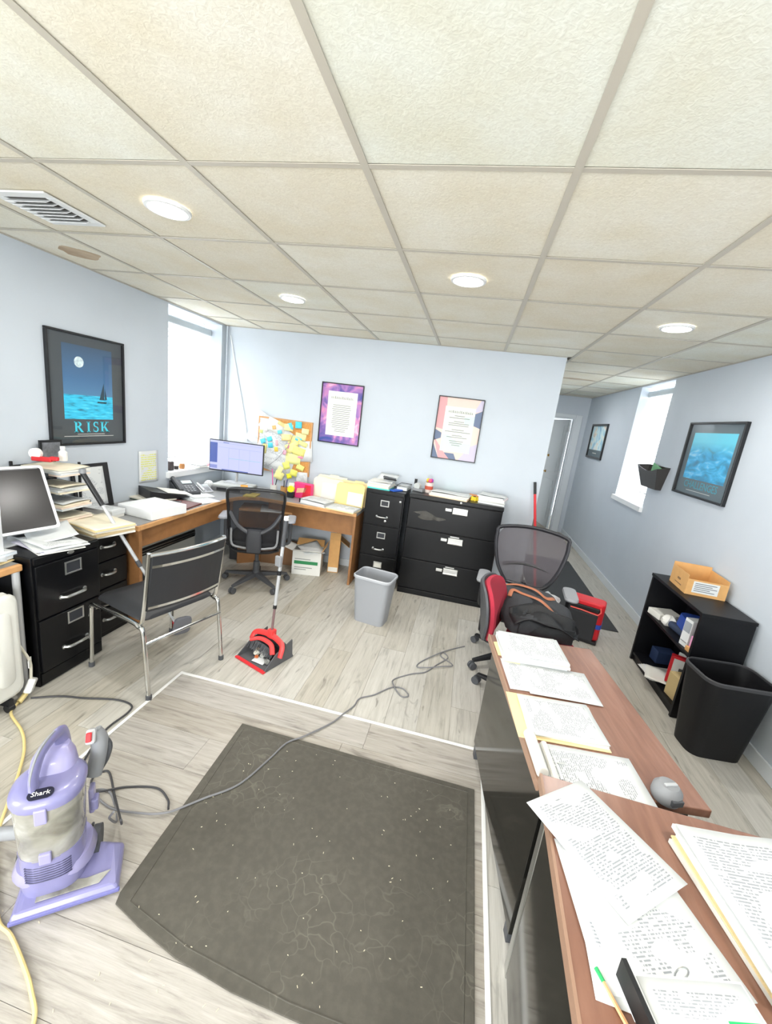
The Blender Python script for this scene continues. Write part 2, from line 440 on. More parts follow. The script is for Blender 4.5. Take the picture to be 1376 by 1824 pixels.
# wall angle trim
mb = MB().box(XL, YF, ZC - .003, XL + .02, YB, ZC).box(XR - .02, YF, ZC - .003, XR, YH, ZC).box(XL, YB - .02, ZC - .003, .725, YB, ZC)
part(mb, 'wall_angle', M_TEE, ceiling)
# stains on two tiles: thin dried water marks soaked into the board
m, nt, b = node_mat('water_stain')
tc = nt.nodes.new('ShaderNodeTexCoord'); n1 = nt.nodes.new('ShaderNodeTexNoise'); n1.inputs['Scale'].default_value = 9
nt.links.new(tc.outputs['Object'], n1.inputs['Vector'])
nt.links.new(ramp(nt, n1.outputs['Fac'], ((.35, '#b39d83'), (.65, '#c9b79c'))).outputs[0], b.inputs['Base Color']); b.inputs['Roughness'].default_value = .9
rs = random.Random(5)
def blot(cx, cy, rx, ry):
    poly = [(cx + rx * (1 + .12 * math.sin(3 * a + 1) + .06 * math.sin(7 * a)) * math.cos(a), cy + ry * (1 + .1 * math.cos(4 * a)) * math.sin(a)) for a in [2 * math.pi * k / 28 for k in range(28)]]
    part(MB().prism(poly, ZC + .0012, ZC + .003), 'water_stain', m, ceiling)
blot(-2.475, 2.30, .11, .10); blot(1.12, 5.62, .20, .07)

# baseboards
def bb(name, *a): struct(MB().box(*a), name, M_BASE, bevel=.004)
bb('baseboard_right', XR - .014, YF, 0, XR, YH, .09)
bb('baseboard_back', XL, YB - .014, 0, .725, YB, .08)
bb('baseboard_left', XL, YF, 0, XL + .014, YB - .014, .08)
bb('baseboard_hall', .725, YB, 0, .739, YH, .09)
bb('baseboard_end', .74, YH - .014, 0, .86, YH, .09)

# windows
M_GLASS, nt, b = node_mat('window_glass')
tr = nt.nodes.new('ShaderNodeBsdfTransparent'); gl = nt.nodes.new('ShaderNodeBsdfGlossy'); gl.inputs['Roughness'].default_value = .02
fz = nt.nodes.new('ShaderNodeFresnel'); fz.inputs[0].default_value = 1.45; mx = nt.nodes.new('ShaderNodeMixShader')
gm = nt.nodes.new('ShaderNodeNewGeometry')
nt.links.new(mth(nt, 'MULTIPLY', fz.outputs[0], mth(nt, 'SUBTRACT', 1., gm.outputs['Backfacing'])), mx.inputs[0]); nt.links.new(tr.outputs[0], mx.inputs[1]); nt.links.new(gl.outputs[0], mx.inputs[2])
nt.links.new(mx.outputs[0], nt.nodes['Material Output'].inputs[0])
m, nt, b = node_mat('translucent_slat')
df = nt.nodes.new('ShaderNodeBsdfDiffuse'); df.inputs[0].default_value = (.85, .86, .87, 1)
tl = nt.nodes.new('ShaderNodeBsdfTranslucent'); tl.inputs[0].default_value = (.8, .82, .84, 1)
mx = nt.nodes.new('ShaderNodeMixShader'); mx.inputs[0].default_value = .2
nt.links.new(df.outputs[0], mx.inputs[1]); nt.links.new(tl.outputs[0], mx.inputs[2]); nt.links.new(mx.outputs[0], nt.nodes['Material Output'].inputs[0])
M_SLAT = m
def window(n, W, xi, xo, sgn):
    """xi: room face of the wall, xo: where the sash stands; sgn: direction to the outside"""
    y0, y1, z0, z1 = W
    f = MB(); t = .045
    a, c = sorted((xo, xo + sgn * .04))
    f.box(a, y0, z0, c, y0 + t, z1).box(a, y1 - t, z0, c, y1, z1).box(a, y0 + t, z0, c, y1 - t, z0 + t).box(a, y0 + t, z1 - t, c, y1 - t, z1)
    f.box(a, y0 + t, (z0 + z1) / 2 - .02, c, y1 - t, (z0 + z1) / 2 + .02)
    o = struct(f, 'window_%d' % n, M_WHITE)
    g = xo + sgn * .02
    for zz in ((z0 + t, (z0 + z1) / 2 - .02), ((z0 + z1) / 2 + .02, z1 - t)):
        part(MB().box(g - .002, y0 + t, zz[0], g + .002, y1 - t, zz[1]), 'pane', M_GLASS, o)
    part(MB().box(min(xi, xo), y0, z0, max(xi, xo), y1, z0 + .012).box(min(xi - sgn * .035, xi), y0 - .03, z0 - .045, max(xi - sgn * .035, xi), y1 + .03, z0 + .012), 'window_sill', M_WHITE, o, bevel=.004)
    return o
window(1, WL, XL, -2.93, -1)
window(2, WR, XR, 2.08, 1)
M_VALANCE = mat('blind_valance', '#c5ced2', .5)
def blind(label, W, xb, zbot, ztop):
    y0, y1, z0, z1 = W; t = thing('window_blind', label, 'blind', (xb, (y0 + y1) / 2, zbot))
    hw = (y1 - y0) / 2 - .008
    part(MB().box(-.03, -hw, ztop - .065 - zbot, .03, hw, ztop - zbot), 'headrail', M_VALANCE, t, bevel=.012)
    sl = MB().grid(lambda u, v: ((u - .5) * .050, (v - .5) * 2 * hw, .004 * (1 - (2 * u - 1) ** 2)), 4, 1).mesh('slat', M_SLAT, True, False)
    n = int((ztop - .05 - zbot - .03) / .0405)
    s = 1 if xb < 0 else -1
    for k in range(n):
        o = bpy.data.objects.new('slat', sl); col.objects.link(o); o.parent = t
        o.location = (0, 0, .04 + k * .0405); o.rotation_euler = (0, R(70) * s, 0)
    part(MB().box(-.022, -hw, 0, .022, hw, .016), 'bottom_rail', M_WHITE, t, bevel=.004)
    for yy in (-hw * .55, hw * .55):
        part(MB().cyl((.024 * s, yy, .01), (.024 * s, yy, ztop - zbot - .06), .0012, 5), 'lift_cord', M_WHITE, t)
blind('white slatted blind lowered in the window left of the desk monitor', WL, -2.86, 1.025, 2.33)
blind('white slatted blind in the narrow window on the right wall', WR, 1.99, 1.185, 2.34)

# hall door, ajar into the room beyond
M_DOOR = mat('grey_door_paint', '#aeb3b5', .45)
M_BRASS = mat('brass', '#c99b45', .25, 1.)
ca = MB().box(1.69, YH - .02, 0, 1.80, YH, 2.10).box(.84, YH - .02, 0, .95, YH, 2.10).box(.95, YH - .02, 2.04, 1.69, YH, 2.10)
struct(ca, 'trim_1', M_BASE, bevel=.006)
jm = MB().box(1.672, YH, 0, 1.69, YH + .12, 2.04).box(.95, YH, 0, .968, YH + .12, 2.04).box(.968, YH, 2.022, 1.672, YH + .12, 2.04)
struct(jm, 'trim_2', M_BASE)
d = bpy.data.objects.new('door_1', MB().box(-.70, -.02, .012, 0, .02, 2.01).mesh('door_1', M_DOOR)); col.objects.link(d); d['kind'] = 'structure'
d.location = (1.645, YH + .15, 0); d.rotation_euler.z = R(-79)
for zz, nm in ((1.02, 'door_knob'), (1.33, 'deadbolt')):
    k = MB().lathe([(.026, 0), (.026, .008), (.011, .012), (.011, .035), (.028, .045), (.03, .06), (.02, .07)] if nm == 'door_knob' else [(.026, 0), (.026, .012), (.012, .016), (.012, .03)], n=14)
    o = part(k, nm, M_BRASS, d, smooth=True); o.location = (-.60, -.02, zz); o.rotation_euler = (R(90), 0, 0)
for zz in (.25, 1.0, 1.8):
    part(MB().box(-.004, -.018, zz, .006, .022, zz + .1), 'hinge', M_STEEL, d)
for (z0, z1) in ((.15, .9), (1.05, 1.9)):
    part(MB().box(-.56, -.026, z0, -.14, -.02, z1), 'door_panel', M_DOOR, d, bevel=.005)

# ---------------------------------------------------------------- ceiling fixtures
M_LENS = mat('lamp_lens', '#fffaf2', .3, emit=LENS_E)
def downlight(x, y, label):
    t = thing('recessed_light', label, 'ceiling light', (x, y, ZC - .002), group='recessed ceiling lights')
    part(MB().loft([[(r_ * math.cos(2 * math.pi * i / 28), r_ * math.sin(2 * math.pi * i / 28), z_) for i in range(28)] for r_, z_ in ((.074, -.001), (.092, 0), (.088, -.008), (.076, -.01), (.074, -.001))], cap=False), 'trim_ring', M_WHITE, t, smooth=True)
    part(MB().lathe([(.001, -.004), (.074, -.004), (.07, -.008), (.001, -.009)], n=28), 'lens', M_LENS, t, smooth=True)
    ld = bpy.data.lights.new('lamp', 'AREA'); ld.shape = 'DISK'; ld.size = .14; ld.energy = LAMP_W; ld.color = (1., .98, .95)
    o = bpy.data.objects.new('lamp', ld); col.objects.link(o); o.parent = t; o.location = (0, 0, -.016)
downlight(-1.375, 1.69, 'round recessed ceiling light nearest the air vent')
downlight(-1.385, 2.935, 'round recessed ceiling light over the guest chair, smallest of the four')
downlight(-.148, 2.32, 'round recessed ceiling light in the middle of the ceiling')
downlight(1.078, 2.92, 'round recessed ceiling light near the right wall window')
downlight(.93, 6.35, 'round recessed ceiling light in the side hallway')  # extra lamp, hidden behind the corner, added because the hall was dark
for (x, y, s_) in ((1.078, .47, 'right of the viewpoint above the front desk'), (-.148, -1.36, 'behind the viewpoint')):
    downlight(x, y, 'round recessed ceiling light ' + s_)
vt = thing('ceiling_vent', 'white louvred air vent set in the ceiling tile at left', 'vent', (-2.015, 1.73, ZC - .002))
a = .15; q = .108
part(MB().box(-a, -a, -.008, a, -q, 0).box(-a, q, -.008, a, a, 0).box(-a, -q, -.008, -q, q, 0).box(q, -q, -.008, a, q, 0), 'vent_frame', M_WHITE, vt, bevel=.003)
part(MB().box(-q, -q, -.001, q, q, 0), 'vent_duct', mat('dark_duct', '#6b6864', .8), vt)
for k in range(7):
    yy = -q + .016 + k * .031
    o = part(MB().box(-q, -.015, -.0012, q, .015, .0012), 'louvre', M_WHITE, vt); o.location = (0, yy, -.012); o.rotation_euler.x = R(38)

# ---------------------------------------------------------------- wall pictures
def frame_parts(t, wd, ht, M, bar, depth, m_frame, glaze=True):
    """frame bars and glazing in the plane u,v of matrix M (u right, v up, w out of the wall)"""
    mb = MB(); mb.T = M
    a, c = wd / 2, ht / 2
    mb.box(-a, -c, 0, a, -c + bar, depth).box(-a, c - bar, 0, a, c, depth).box(-a, -c + bar, 0, -a + bar, c - bar, depth).box(a - bar, -c + bar, 0, a, c - bar, depth)
    part(mb, 'frame', m_frame, t, bevel=.002)
    if glaze:
        g = MB(); g.T = M; g.box(-a + bar, -c + bar, depth * .55, a - bar, c - bar, depth * .55 + .002)
        part(g, 'glazing', M_GLASS, t)
def flat(t, M, name, m, x0, y0, x1, y1, z, th=.0006):
    mb = MB(); mb.T = M; mb.box(x0, y0, z, x1, y1, z + th); return part(mb, name, m, t)
def wallM(axis):
    # rows: columns are u, v(up), w(out)
    if axis == 'L': u, w = (0, 1, 0), (1, 0, 0)
    elif axis == 'R': u, w = (0, -1, 0), (-1, 0, 0)
    else: u, w = (1, 0, 0), (0, -1, 0)
    return Matrix(((u[0], 0, w[0], 0), (u[1], 0, w[1], 0), (u[2], 1, w[2], 0), (0, 0, 0, 1)))
M_BLKFRAME = mat('black_picture_frame', '#15171a', .35)
M_MAT_BLK = mat('black_mount_board', '#43494d', .5)
ML = wallM('L'); MR = wallM('R'); MBk = wallM('B')
# RISK poster
t = thing('framed_poster', 'large black framed poster of a sailing boat under the moon titled RISK', 'poster', (XL, 2.55, 1.592))
frame_parts(t, .606, .752, ML, .014, .022, M_BLKFRAME)
flat(t, ML, 'mount', M_MAT_BLK, -.295, -.368, .295, .368, .004)
ix0, ix1, iy0, iy1 = -.190, .200, -.196, .300
m, nt, b = node_mat('night_sky_print')
tcn = nt.nodes.new('ShaderNodeTexCoord'); sx = nt.nodes.new('ShaderNodeSeparateXYZ'); nt.links.new(tcn.outputs['Object'], sx.inputs[0])
nt.links.new(ramp(nt, mth(nt, 'ADD', mth(nt, 'MULTIPLY', sx.outputs[2], 2.), .3), ((0, '#5d93bb'), (.45, '#3f6f9b'), (1, '#3a5068'))).outputs[0], b.inputs['Base Color'])
M_SKYP = m
m, nt, b = node_mat('sea_print')
tcn = nt.nodes.new('ShaderNodeTexCoord'); mp = nt.nodes.new('ShaderNodeMapping'); mp.inputs['Scale'].default_value = (1, 9, 60)
nt.links.new(tcn.outputs['Object'], mp.inputs[0]); nz = nt.nodes.new('ShaderNodeTexNoise'); nz.inputs['Scale'].default_value = 1.2; nz.inputs['Detail'].default_value = 4
nt.links.new(mp.outputs[0], nz.inputs['Vector'])
nt.links.new(ramp(nt, nz.outputs['Fac'], ((.3, '#176f8e'), (.42, '#1fb4dd'), (.6, '#35d0f4'), (.75, '#7fe6fb'))).outputs[0], b.inputs['Base Color'])
M_SEAP = m
flat(t, ML, 'sky_print', M_SKYP, ix0, -.03, ix1, iy1, .0048)
flat(t, ML, 'sea_print', M_SEAP, ix0, iy0, ix1, -.03, .0048)
mo = MB(); mo.T = ML; mo.lathe([(.001, 0), (.036, 0), (.036, .0006), (.001, .0006)], c=(-.068, .19, .0054), n=24)
part(mo, 'moon_print', mat('moon_print', '#cfe3f0', .6, noise=.35, nscale=40), t)
M_INK = mat('boat_print', '#1d3b49', .6)
bo = MB(); bo.T = ML
bo.prism([(.085, -.055), (.125, .065), (.127, -.055)], .0056, .0062).prism([(.131, -.055), (.133, .03), (.15, -.05)], .0056, .0062).prism([(.065, -.078), (.07, -.068), (.148, -.068), (.142, -.08)], .0056, .0062)
part(bo, 'boat_print', M_INK, t)
M_CYAN = mat('cyan_lettering', '#3fd0e6', .6)
lt = MB(); lt.T = ML @ Matrix.Translation((.008, -.288, .0052)); Z_ = .0005; H_ = .076
def bx(x0, y0, x1, y1): lt.box(x0, y0, 0, x1, y1, Z_)
def pl(*p): lt.prism(list(p), 0, Z_)
def stem(x): bx(x, 0, x + .015, H_); bx(x - .007, 0, x + .022, .006); bx(x - .007, H_ - .006, x + .022, H_)
def arc(cx, cy, rx, ry, a0, a1, wx, wy, n=10):
    A = [R(a0 + (a1 - a0) * k / n) for k in range(n + 1)]
    lt.loft([[(cx + rx * math.cos(a), cy + ry * math.sin(a), z) for z in (0, Z_)] + [(cx + (rx - wx) * math.cos(a), cy + (ry - wy) * math.sin(a), z) for z in (Z_, 0)] for a in A])
x = -.125; stem(x); arc(x + .015, .056, .034, .020, -90, 90, .015, .006); pl((x + .018, .037), (x + .032, .040), (x + .062, .004), (x + .066, 0), (x + .046, 0))
x = -.028; stem(x)
x = .022; arc(x + .018, .056, .021, .020, 40, 270, .011, .007); arc(x + .018, .021, .022, .021, -140, 90, .011, .007); bx(x + .032, .054, x + .036, .074); bx(x - .003, .003, x + .001, .024)
x = .086; stem(x); pl((x + .015, .030), (x + .045, H_), (x + .057, H_), (x + .020, .028)); pl((x + .020, .040), (x + .033, .046), (x + .065, 0), (x + .046, 0)); bx(x + .036, H_ - .005, x + .064, H_); bx(x + .040, 0, x + .070, .005)
part(lt, 'lettering', M_CYAN, t)
flat(t, ML, 'caption_line', M_PAPER2, -.10, -.303, .12, -.300, .0048); flat(t, ML, 'caption_line', M_PAPER2, -.20, -.317, .20, -.3135, .0048)

# two pale certificates on the back wall
def title_blobs(t, M, yy, h, rng):
    r_ = random.Random(4); mb = MB(); mb.T = M; x = rng[0]
    while x < rng[1]:
        a = r_.uniform(.006, .014); k = r_.uniform(.7, 1.)
        mb.box(x, yy - h / 2, .0066, x + a * .5, yy - h / 2 + h * k, .0072); mb.box(x, yy - h / 2, .0066, x + a, yy - h / 2 + .004, .0072); x += a + .006
    part(mb, 'title_line', M_TYPE, t)
def swirl_mat(name, cols, scale, dist):
    m, nt, b = node_mat(name)
    tcn = nt.nodes.new('ShaderNodeTexCoord'); nz = nt.nodes.new('ShaderNodeTexNoise'); nz.inputs['Scale'].default_value = scale; nz.inputs['Detail'].default_value = 3; nz.inputs['Distortion'].default_value = dist
    nt.links.new(tcn.outputs['Object'], nz.inputs['Vector'])
    nt.links.new(ramp(nt, nz.outputs['Fac'], cols).outputs[0], b.inputs['Base Color']); b.inputs['Roughness'].default_value = .6
    return m
M_SW1 = swirl_mat('violet_swirl_print', ((.28, '#3d4f9a'), (.42, '#7d62a8'), (.52, '#b27fbe'), (.6, '#dc8fb8'), (.7, '#f3d0e6')), 6.5, 1.2)
M_CERT = mat('certificate_paper', '#eceee2', .7)
M_TYPE = mat('grey_type', '#8e938e', .7)
t = thing('framed_certificate', 'framed verse with violet and pink marbled border on the back wall', 'picture', (-1.373, YB, 1.641))
frame_parts(t, .452, .614, MBk, .009, .02, M_BLKFRAME, glaze=False)
flat(t, MBk, 'marbled_print', M_SW1, -.218, -.299, .218, .299, .004)
flat(t, MBk, 'page', M_CERT, -.150, -.225, .165, .225, .0048)
rs = random.Random(11)
for k in range(14):
    wv = rs.uniform(.085, .105); wv = wv if k < 12 else .06
    flat(t, MBk, 'type_line', M_TYPE, -wv + .005, .085 - k * .0205, wv + .005, .091 - k * .0205, .0056)
title_blobs(t, MBk, .165, .026, (-.115, .128))
M_PEACH = mat('peach_print', '#f0d6ca', .6); M_PINKP = mat('pink_print', '#e2a9ac', .6); M_SLATEP = mat('slate_blue_print', '#6f7d98', .6); M_LAVP = mat('lavender_print', '#d0c8dc', .6); M_MINT = mat('mint_print', '#d3e6dd', .6)
t = thing('framed_certificate', 'framed verse with peach, slate and lavender shapes above the wide cabinet', 'picture', (-.157, YB, 1.638))
frame_parts(t, .448, .612, MBk, .009, .02, M_BLKFRAME, glaze=False)
flat(t, MBk, 'shapes_print', M_PEACH, -.216, -.298, .216, .298, .004)
def poly(t, M, name, m, pts, z): mb = MB(); mb.T = M; mb.prism(pts, z, z + .0005); return part(mb, name, m, t)
poly(t, MBk, 'shapes_print', M_PINKP, [(-.216, .298), (-.14, .298), (-.12, -.02), (-.216, .0)], .0046)
poly(t, MBk, 'shapes_print', M_SLATEP, [(.216, .2), (.216, .03), (.15, .05), (.12, .15)], .0046)
poly(t, MBk, 'shapes_print', M_LAVP, [(.216, .298), (.19, .298), (.13, .17), (.216, .2)], .0046)
poly(t, MBk, 'shapes_print', M_SLATEP, [(-.216, -.02), (-.15, -.05), (-.15, -.1), (-.216, -.13)], .0046)
poly(t, MBk, 'shapes_print', M_SLATEP, [(-.216, -.16), (-.15, -.298), (-.216, -.298)], .0047)
poly(t, MBk, 'shapes_print', M_PINKP, [(-.216, -.1), (-.1, -.24), (.03, -.298), (-.15, -.298)], .0046)
poly(t, MBk, 'shapes_print', M_LAVP, [(.05, -.298), (.216, -.298), (.216, -.12), (.15, -.15)], .0046)
poly(t, MBk, 'shapes_print', M_SLATEP, [(-.1, -.24), (.0, -.24), (.03, -.298), (-.04, -.298)], .0047)
flat(t, MBk, 'page', M_CERT, -.145, -.225, .150, .215, .0053)
poly(t, MBk, 'page_tint', M_MINT, [(.15, .14), (.15, .04), (.06, .06), (.05, .12)], .006); poly(t, MBk, 'page_tint', M_MINT, [(-.145, -.06), (-.08, -.06), (.03, -.13), (.15, -.13), (.15, -.222), (-.145, -.222)], .006)
for k, yy in enumerate((.125, .105, .07, .052, .034, -.01, -.03, -.065, -.083, -.12, -.14, -.16)):
    wv = (.05, .10, .05, .10, .10, .06, .125, .05, .10, .07, .06, .04)[k]
    flat(t, MBk, 'type_line', M_TYPE, -wv + .005, yy, wv + .005, yy + .006, .0068)
title_blobs(t, MBk, .168, .024, (-.11, .125))

# right wall posters
m, nt, b = node_mat('surf_print')
tcn = nt.nodes.new('ShaderNodeTexCoord'); mp = nt.nodes.new('ShaderNodeMapping'); mp.inputs['Scale'].default_value = (1, 4, 11)
nt.links.new(tcn.outputs['Object'], mp.inputs[0]); nz = nt.nodes.new('ShaderNodeTexNoise'); nz.inputs['Scale'].default_value = 1.6; nz.inputs['Detail'].default_value = 5; nz.inputs['Distortion'].default_value = .8
nt.links.new(mp.outputs[0], nz.inputs['Vector'])
sx = nt.nodes.new('ShaderNodeSeparateXYZ'); nt.links.new(tcn.outputs['Object'], sx.inputs[0])
top = ramp(nt, mth(nt, 'ADD', mth(nt, 'MULTIPLY', sx.outputs[2], 4.), 0.), ((.2, '#000000'), (.6, '#ffffff')))
sea = ramp(nt, nz.outputs['Fac'], ((.3, '#3f7fa6'), (.45, '#2fa3d4'), (.58, '#49bff0'), (.72, '#a9e0f6')))
nt.links.new(mixc(nt, top.outputs[0], sea.outputs[0], '#6fdcf5'), b.inputs['Base Color']); b.inputs['Roughness'].default_value = .6
M_SURF = m
M_MAT_GREY = mat('charcoal_mount_board', '#5f6d74', .5)
t = thing('framed_poster', 'black framed poster of a blue ocean wave titled CHALLENGES on the right wall', 'poster', (XR, 3.795, 1.645))
frame_parts(t, .79, .615, MR, .016, .028, M_BLKFRAME)
flat(t, MR, 'mount', M_MAT_GREY, -.385, -.298, .385, .298, .004)
flat(t, MR, 'wave_print', M_SURF, -.31, -.165, .305, .222, .0048)
text_mesh('CHALLENGES', .085, mat('teal_lettering', '#3f9fb4', .6), parent=t, M=MR @ Matrix.Translation((-.005, -.212, .0052)), sx=1.0)
flat(t, MR, 'caption_line', M_PAPER2, -.2, -.262, .17, -.258, .0048)
M_FLOWER = swirl_mat('pale_blue_scene_print', ((.3, '#7fb2cf'), (.45, '#b9dde8'), (.55, '#dff1f2'), (.66, '#e9d9c6'), (.75, '#8fc0cf')), 7., .7)
t = thing('framed_poster', 'small framed poster of a pale blue scene beside the hall door', 'poster', (XR, 6.935, 1.697))
frame_parts(t, .79, .525, MR, .03, .025, M_BLKFRAME, glaze=False)
flat(t, MR, 'scene_print', M_FLOWER, -.365, -.13, .365, .24, .004)
flat(t, MR, 'caption_band', M_MAT_GREY, -.365, -.235, .365, -.13, .004)
flat(t, MR, 'caption_line', M_PAPER2, -.12, -.185, .08, -.175, .0048)
# wall pocket with a green leaflet
t = thing('wall_file_pocket', 'black wall file pocket holding a green leaflet between window and ocean poster', 'file holder', (XR, 4.62, 1.30))
mb = MB(); mb.T = MR
M_PKT = mat('smoke_plastic', '#3b3836', .3)
f = MB(); f.T = MR
pts = [(-.19, 0), (.16, 0), (.24, .205), (.1, .175), (-.02, .17), (-.13, .185), (-.245, .215)]
n_ = len(pts)
f.loft([[(x, y, .05 + .06 * (y / .2)) for x, y in pts], [(x, y, .054 + .06 * (y / .2)) for x, y in pts]])
part(f, 'front', M_PKT, t)
f = MB(); f.T = MR
f.loft([[(-.19, 0, 0), (-.245, .23, 0), (-.245, .215, .113), (-.19, 0, .053)], [(-.186, 0, 0), (-.241, .23, 0), (-.241, .215, .113), (-.186, 0, .053)]])
f.loft([[(.16, 0, 0), (.24, .23, 0), (.24, .205, .112), (.16, 0, .053)], [(.156, 0, 0), (.236, .23, 0), (.236, .205, .112), (.156, 0, .053)]])
f.box(-.19, 0, 0, .16, .004, .053).loft([[(-.19, 0, 0), (.16, 0, 0), (.24, .23, 0), (-.245, .23, 0)], [(-.19, 0, .004), (.16, 0, .004), (.24, .23, .004), (-.245, .23, .004)]])
part(f, 'shell', M_PKT, t)
f = MB(); f.T = MR @ Matrix.Translation((.0, .02, .03)) @ Matrix.Rotation(R(-12), 4, 'Z'); f.box(-.12, 0, 0, .1, .215, .004)
part(f, 'leaflet', mat('green_leaflet', '#7fb98a', .7), t)

# ---------------------------------------------------------------- filing cabinets
def label_frame(parent, x, z, y, wd=.085, ht=.06, card=None):
    mb = MB(); b_ = .009
    mb.box(x - wd / 2, y - .006, z - ht / 2, x + wd / 2, y, z - ht / 2 + b_).box(x - wd / 2, y - .006, z + ht / 2 - b_, x + wd / 2, y, z + ht / 2)
    mb.box(x - wd / 2, y - .006, z - ht / 2 + b_, x - wd / 2 + b_, y, z + ht / 2 - b_).box(x + wd / 2 - b_, y - .006, z - ht / 2 + b_, x + wd / 2, y, z + ht / 2 - b_)
    part(mb, 'label_holder', M_STEEL, parent, bevel=.0015)
    if card: part(MB().box(x - wd / 2 + .006, y - .003, z - ht / 2 + .006, x + wd / 2 - .006, y - .001, z + ht / 2 - .006), 'label_card', card, parent)
def bar_pull(parent, x, z, y, wd=.13):
    p = smooth_path([(x - wd / 2, y, z), (x - wd / 2 + .012, y - .018, z), (x - wd / 2 + .03, y - .026, z), (x + wd / 2 - .03, y - .026, z), (x + wd / 2 - .012, y - .018, z), (x + wd / 2, y, z)], 3)
    mb = MB().tube(p, .0085, 8)
    mb.lathe([(.012, 0), (.012, .004), (.008, .006)], c=(x - wd / 2, y, z), n=10, M=Matrix.Rotation(R(90), 4, 'X')).lathe([(.012, 0), (.012, .004), (.008, .006)], c=(x + wd / 2, y, z), n=10, M=Matrix.Rotation(R(90), 4, 'X'))
    part(mb, 'handle', M_STEEL, parent, smooth=True)
def drawer_front(t, wd, z0, z1, m=None):
    """front plate with a slightly dished rim, its face at local y = -.014"""
    a = wd / 2 - .012
    mb = MB().box(-a, -.014, z0, a, .004, z1)
    return part(mb, 'drawer', m or M_BLACKMETAL, t, bevel=.004)
def carcass(t, wd, dp, ht, plinth=.06):
    mb = MB().box(-wd / 2, 0, .0, wd / 2, dp, ht)
    part(mb, 'carcass', M_BLACKMETAL, t, bevel=.004)
# near two-drawer cabinet, front towards +x
t = thing('filing_cabinet', 'black two-drawer filing cabinet with white papers on it, left of the guest chair', 'filing cabinet', (-2.09, 1.788, 0), R(90))
carcass(t, .395, .58, .755)
for (z0, z1, lz, hz) in ((.402, .705, .645, .487), (.085, .392, .345, .178)):
    d = drawer_front(t, .395, z0, z1); label_frame(d, .018, lz, -.014, .10, .075, mat('dark_card', '#2b2d33', .6)); bar_pull(d, .01, hz, -.014, .145)
part(MB().box(-.19, -.012, .715, .19, .003, .75), 'top_rail', M_BLACKMETAL, t, bevel=.003)
part(MB().lathe([(.001, 0), (.02, 0), (.018, .005), (.001, .006)], c=(.01, -.012, .731), n=16, M=Matrix.Scale(.55, 4, (0, 0, 1)) @ Matrix.Rotation(R(90), 4, 'X')), 'badge', M_STEEL, t)
part(MB().box(-.19, -.008, .008, .19, .003, .078), 'plinth', M_BLACKMETAL, t, bevel=.002)
# the lower pedestal behind it
t = thing('filing_cabinet', 'black drawer pedestal under the manila envelopes beside the orange desk end', 'filing cabinet', (-2.21, 2.155, 0), R(90))
carcass(t, .33, .48, .735)
for (z0, z1) in ((.545, .725), (.355, .535), (.215, .345), (.04, .205)):
    d = drawer_front(t, .33, z0, z1); bar_pull(d, 0., (z0 + z1) / 2 + .01, -.014, .10)
# vertical cabinet at the desk end
t = thing('filing_cabinet', 'narrow black filing cabinet between the desk and the wide cabinet', 'filing cabinet', (-.722, 3.83, 0))
carcass(t, .385, .37, .985)
CARD = mat('dark_card', '#2b2d33', .6)
for k, (z0, z1, lz, hz) in enumerate(((.64, .945, .862, .727), (.33, .63, .54, .40), (.03, .32, .235, .12))):
    d = drawer_front(t, .385, z0, z1); label_frame(d, .008, lz, -.014, .085, .062, M_PAPER2 if k == 2 else CARD); bar_pull(d, -.008, hz, -.014, .10)
part(MB().box(-.188, -.012, .952, .188, .003, .98), 'top_rail', M_BLACKMETAL, t, bevel=.003)
part(MB().lathe([(.001, 0), (.011, 0), (.011, .006), (.001, .008)], c=(.03, -.014, .69), n=14, M=Matrix.Rotation(R(90), 4, 'X')), 'lock', M_STEEL, t)
part(MB().lathe([(.001, 0), (.01, 0), (.01, .006), (.001, .008)], c=(.155, -.012, .9), n=12, M=Matrix.Rotation(R(90), 4, 'X')), 'lock', M_STEEL, t)
# wide lateral cabinet
t = thing('filing_cabinet', 'wide black three-drawer lateral filing cabinet below the peach certificate', 'filing cabinet', (-.05, 3.828, 0))
LW = .872
carcass(t, LW, .38, 1.0)
part(MB().box(-LW / 2 - .004, -.022, .965, LW / 2 + .004, .384, 1.003), 'top', M_BLACKMETAL, t, bevel=.006)
part(MB().box(-LW / 2 + .003, -.02, .0, LW / 2 - .003, .003, .055), 'plinth', M_BLACKMETAL, t, bevel=.003)
for (z0, z1) in ((.675, .96), (.37, .668), (.062, .363)):
    d = part(MB().box(-LW / 2 + .006, -.02, z0, LW / 2 - .006, .003, z1), 'drawer', M_BLACKMETAL, t, bevel=.005)
    zc = z1 - .03
    part(MB().box(-.085, -.034, zc - .040, -.022, -.019, zc - .010).box(-.016, -.036, zc - .055, .125, -.019, zc + .004), 'handle', M_STEEL, d, bevel=.004)
    part(MB().box(-.016, -.044, zc - .055, .125, -.034, zc - .044), 'handle_lip', M_CHROME, d, bevel=.002)
    if z0 < .6: part(MB().box(.0, -.024, zc + .008, .085, -.019, zc + .018), 'label_strip', M_STEEL, d)
part(MB().lathe([(.001, 0), (.01, 0), (.01, .006), (.001, .008)], c=(.05, -.022, .985), n=12, M=Matrix.Rotation(R(90), 4, 'X')), 'lock', M_STEEL, t)
sm = [(-.1 + .13 * math.cos(a) * (1 + .3 * math.sin(5 * a)), .81 + .035 * math.sin(a) * (1 + .4 * math.cos(3 * a)) - .12 * .13 * math.cos(a)) for a in [2 * math.pi * k / 26 for k in range(26)]]
part(MB().loft([[(x - .12, -.0204, z) for x, z in sm], [(x - .12, -.0208, z) for x, z in sm]]), 'scuff_mark', mat('grey_scuff', '#8a877f', .8, noise=.5, nscale=30, alpha=.15), t)

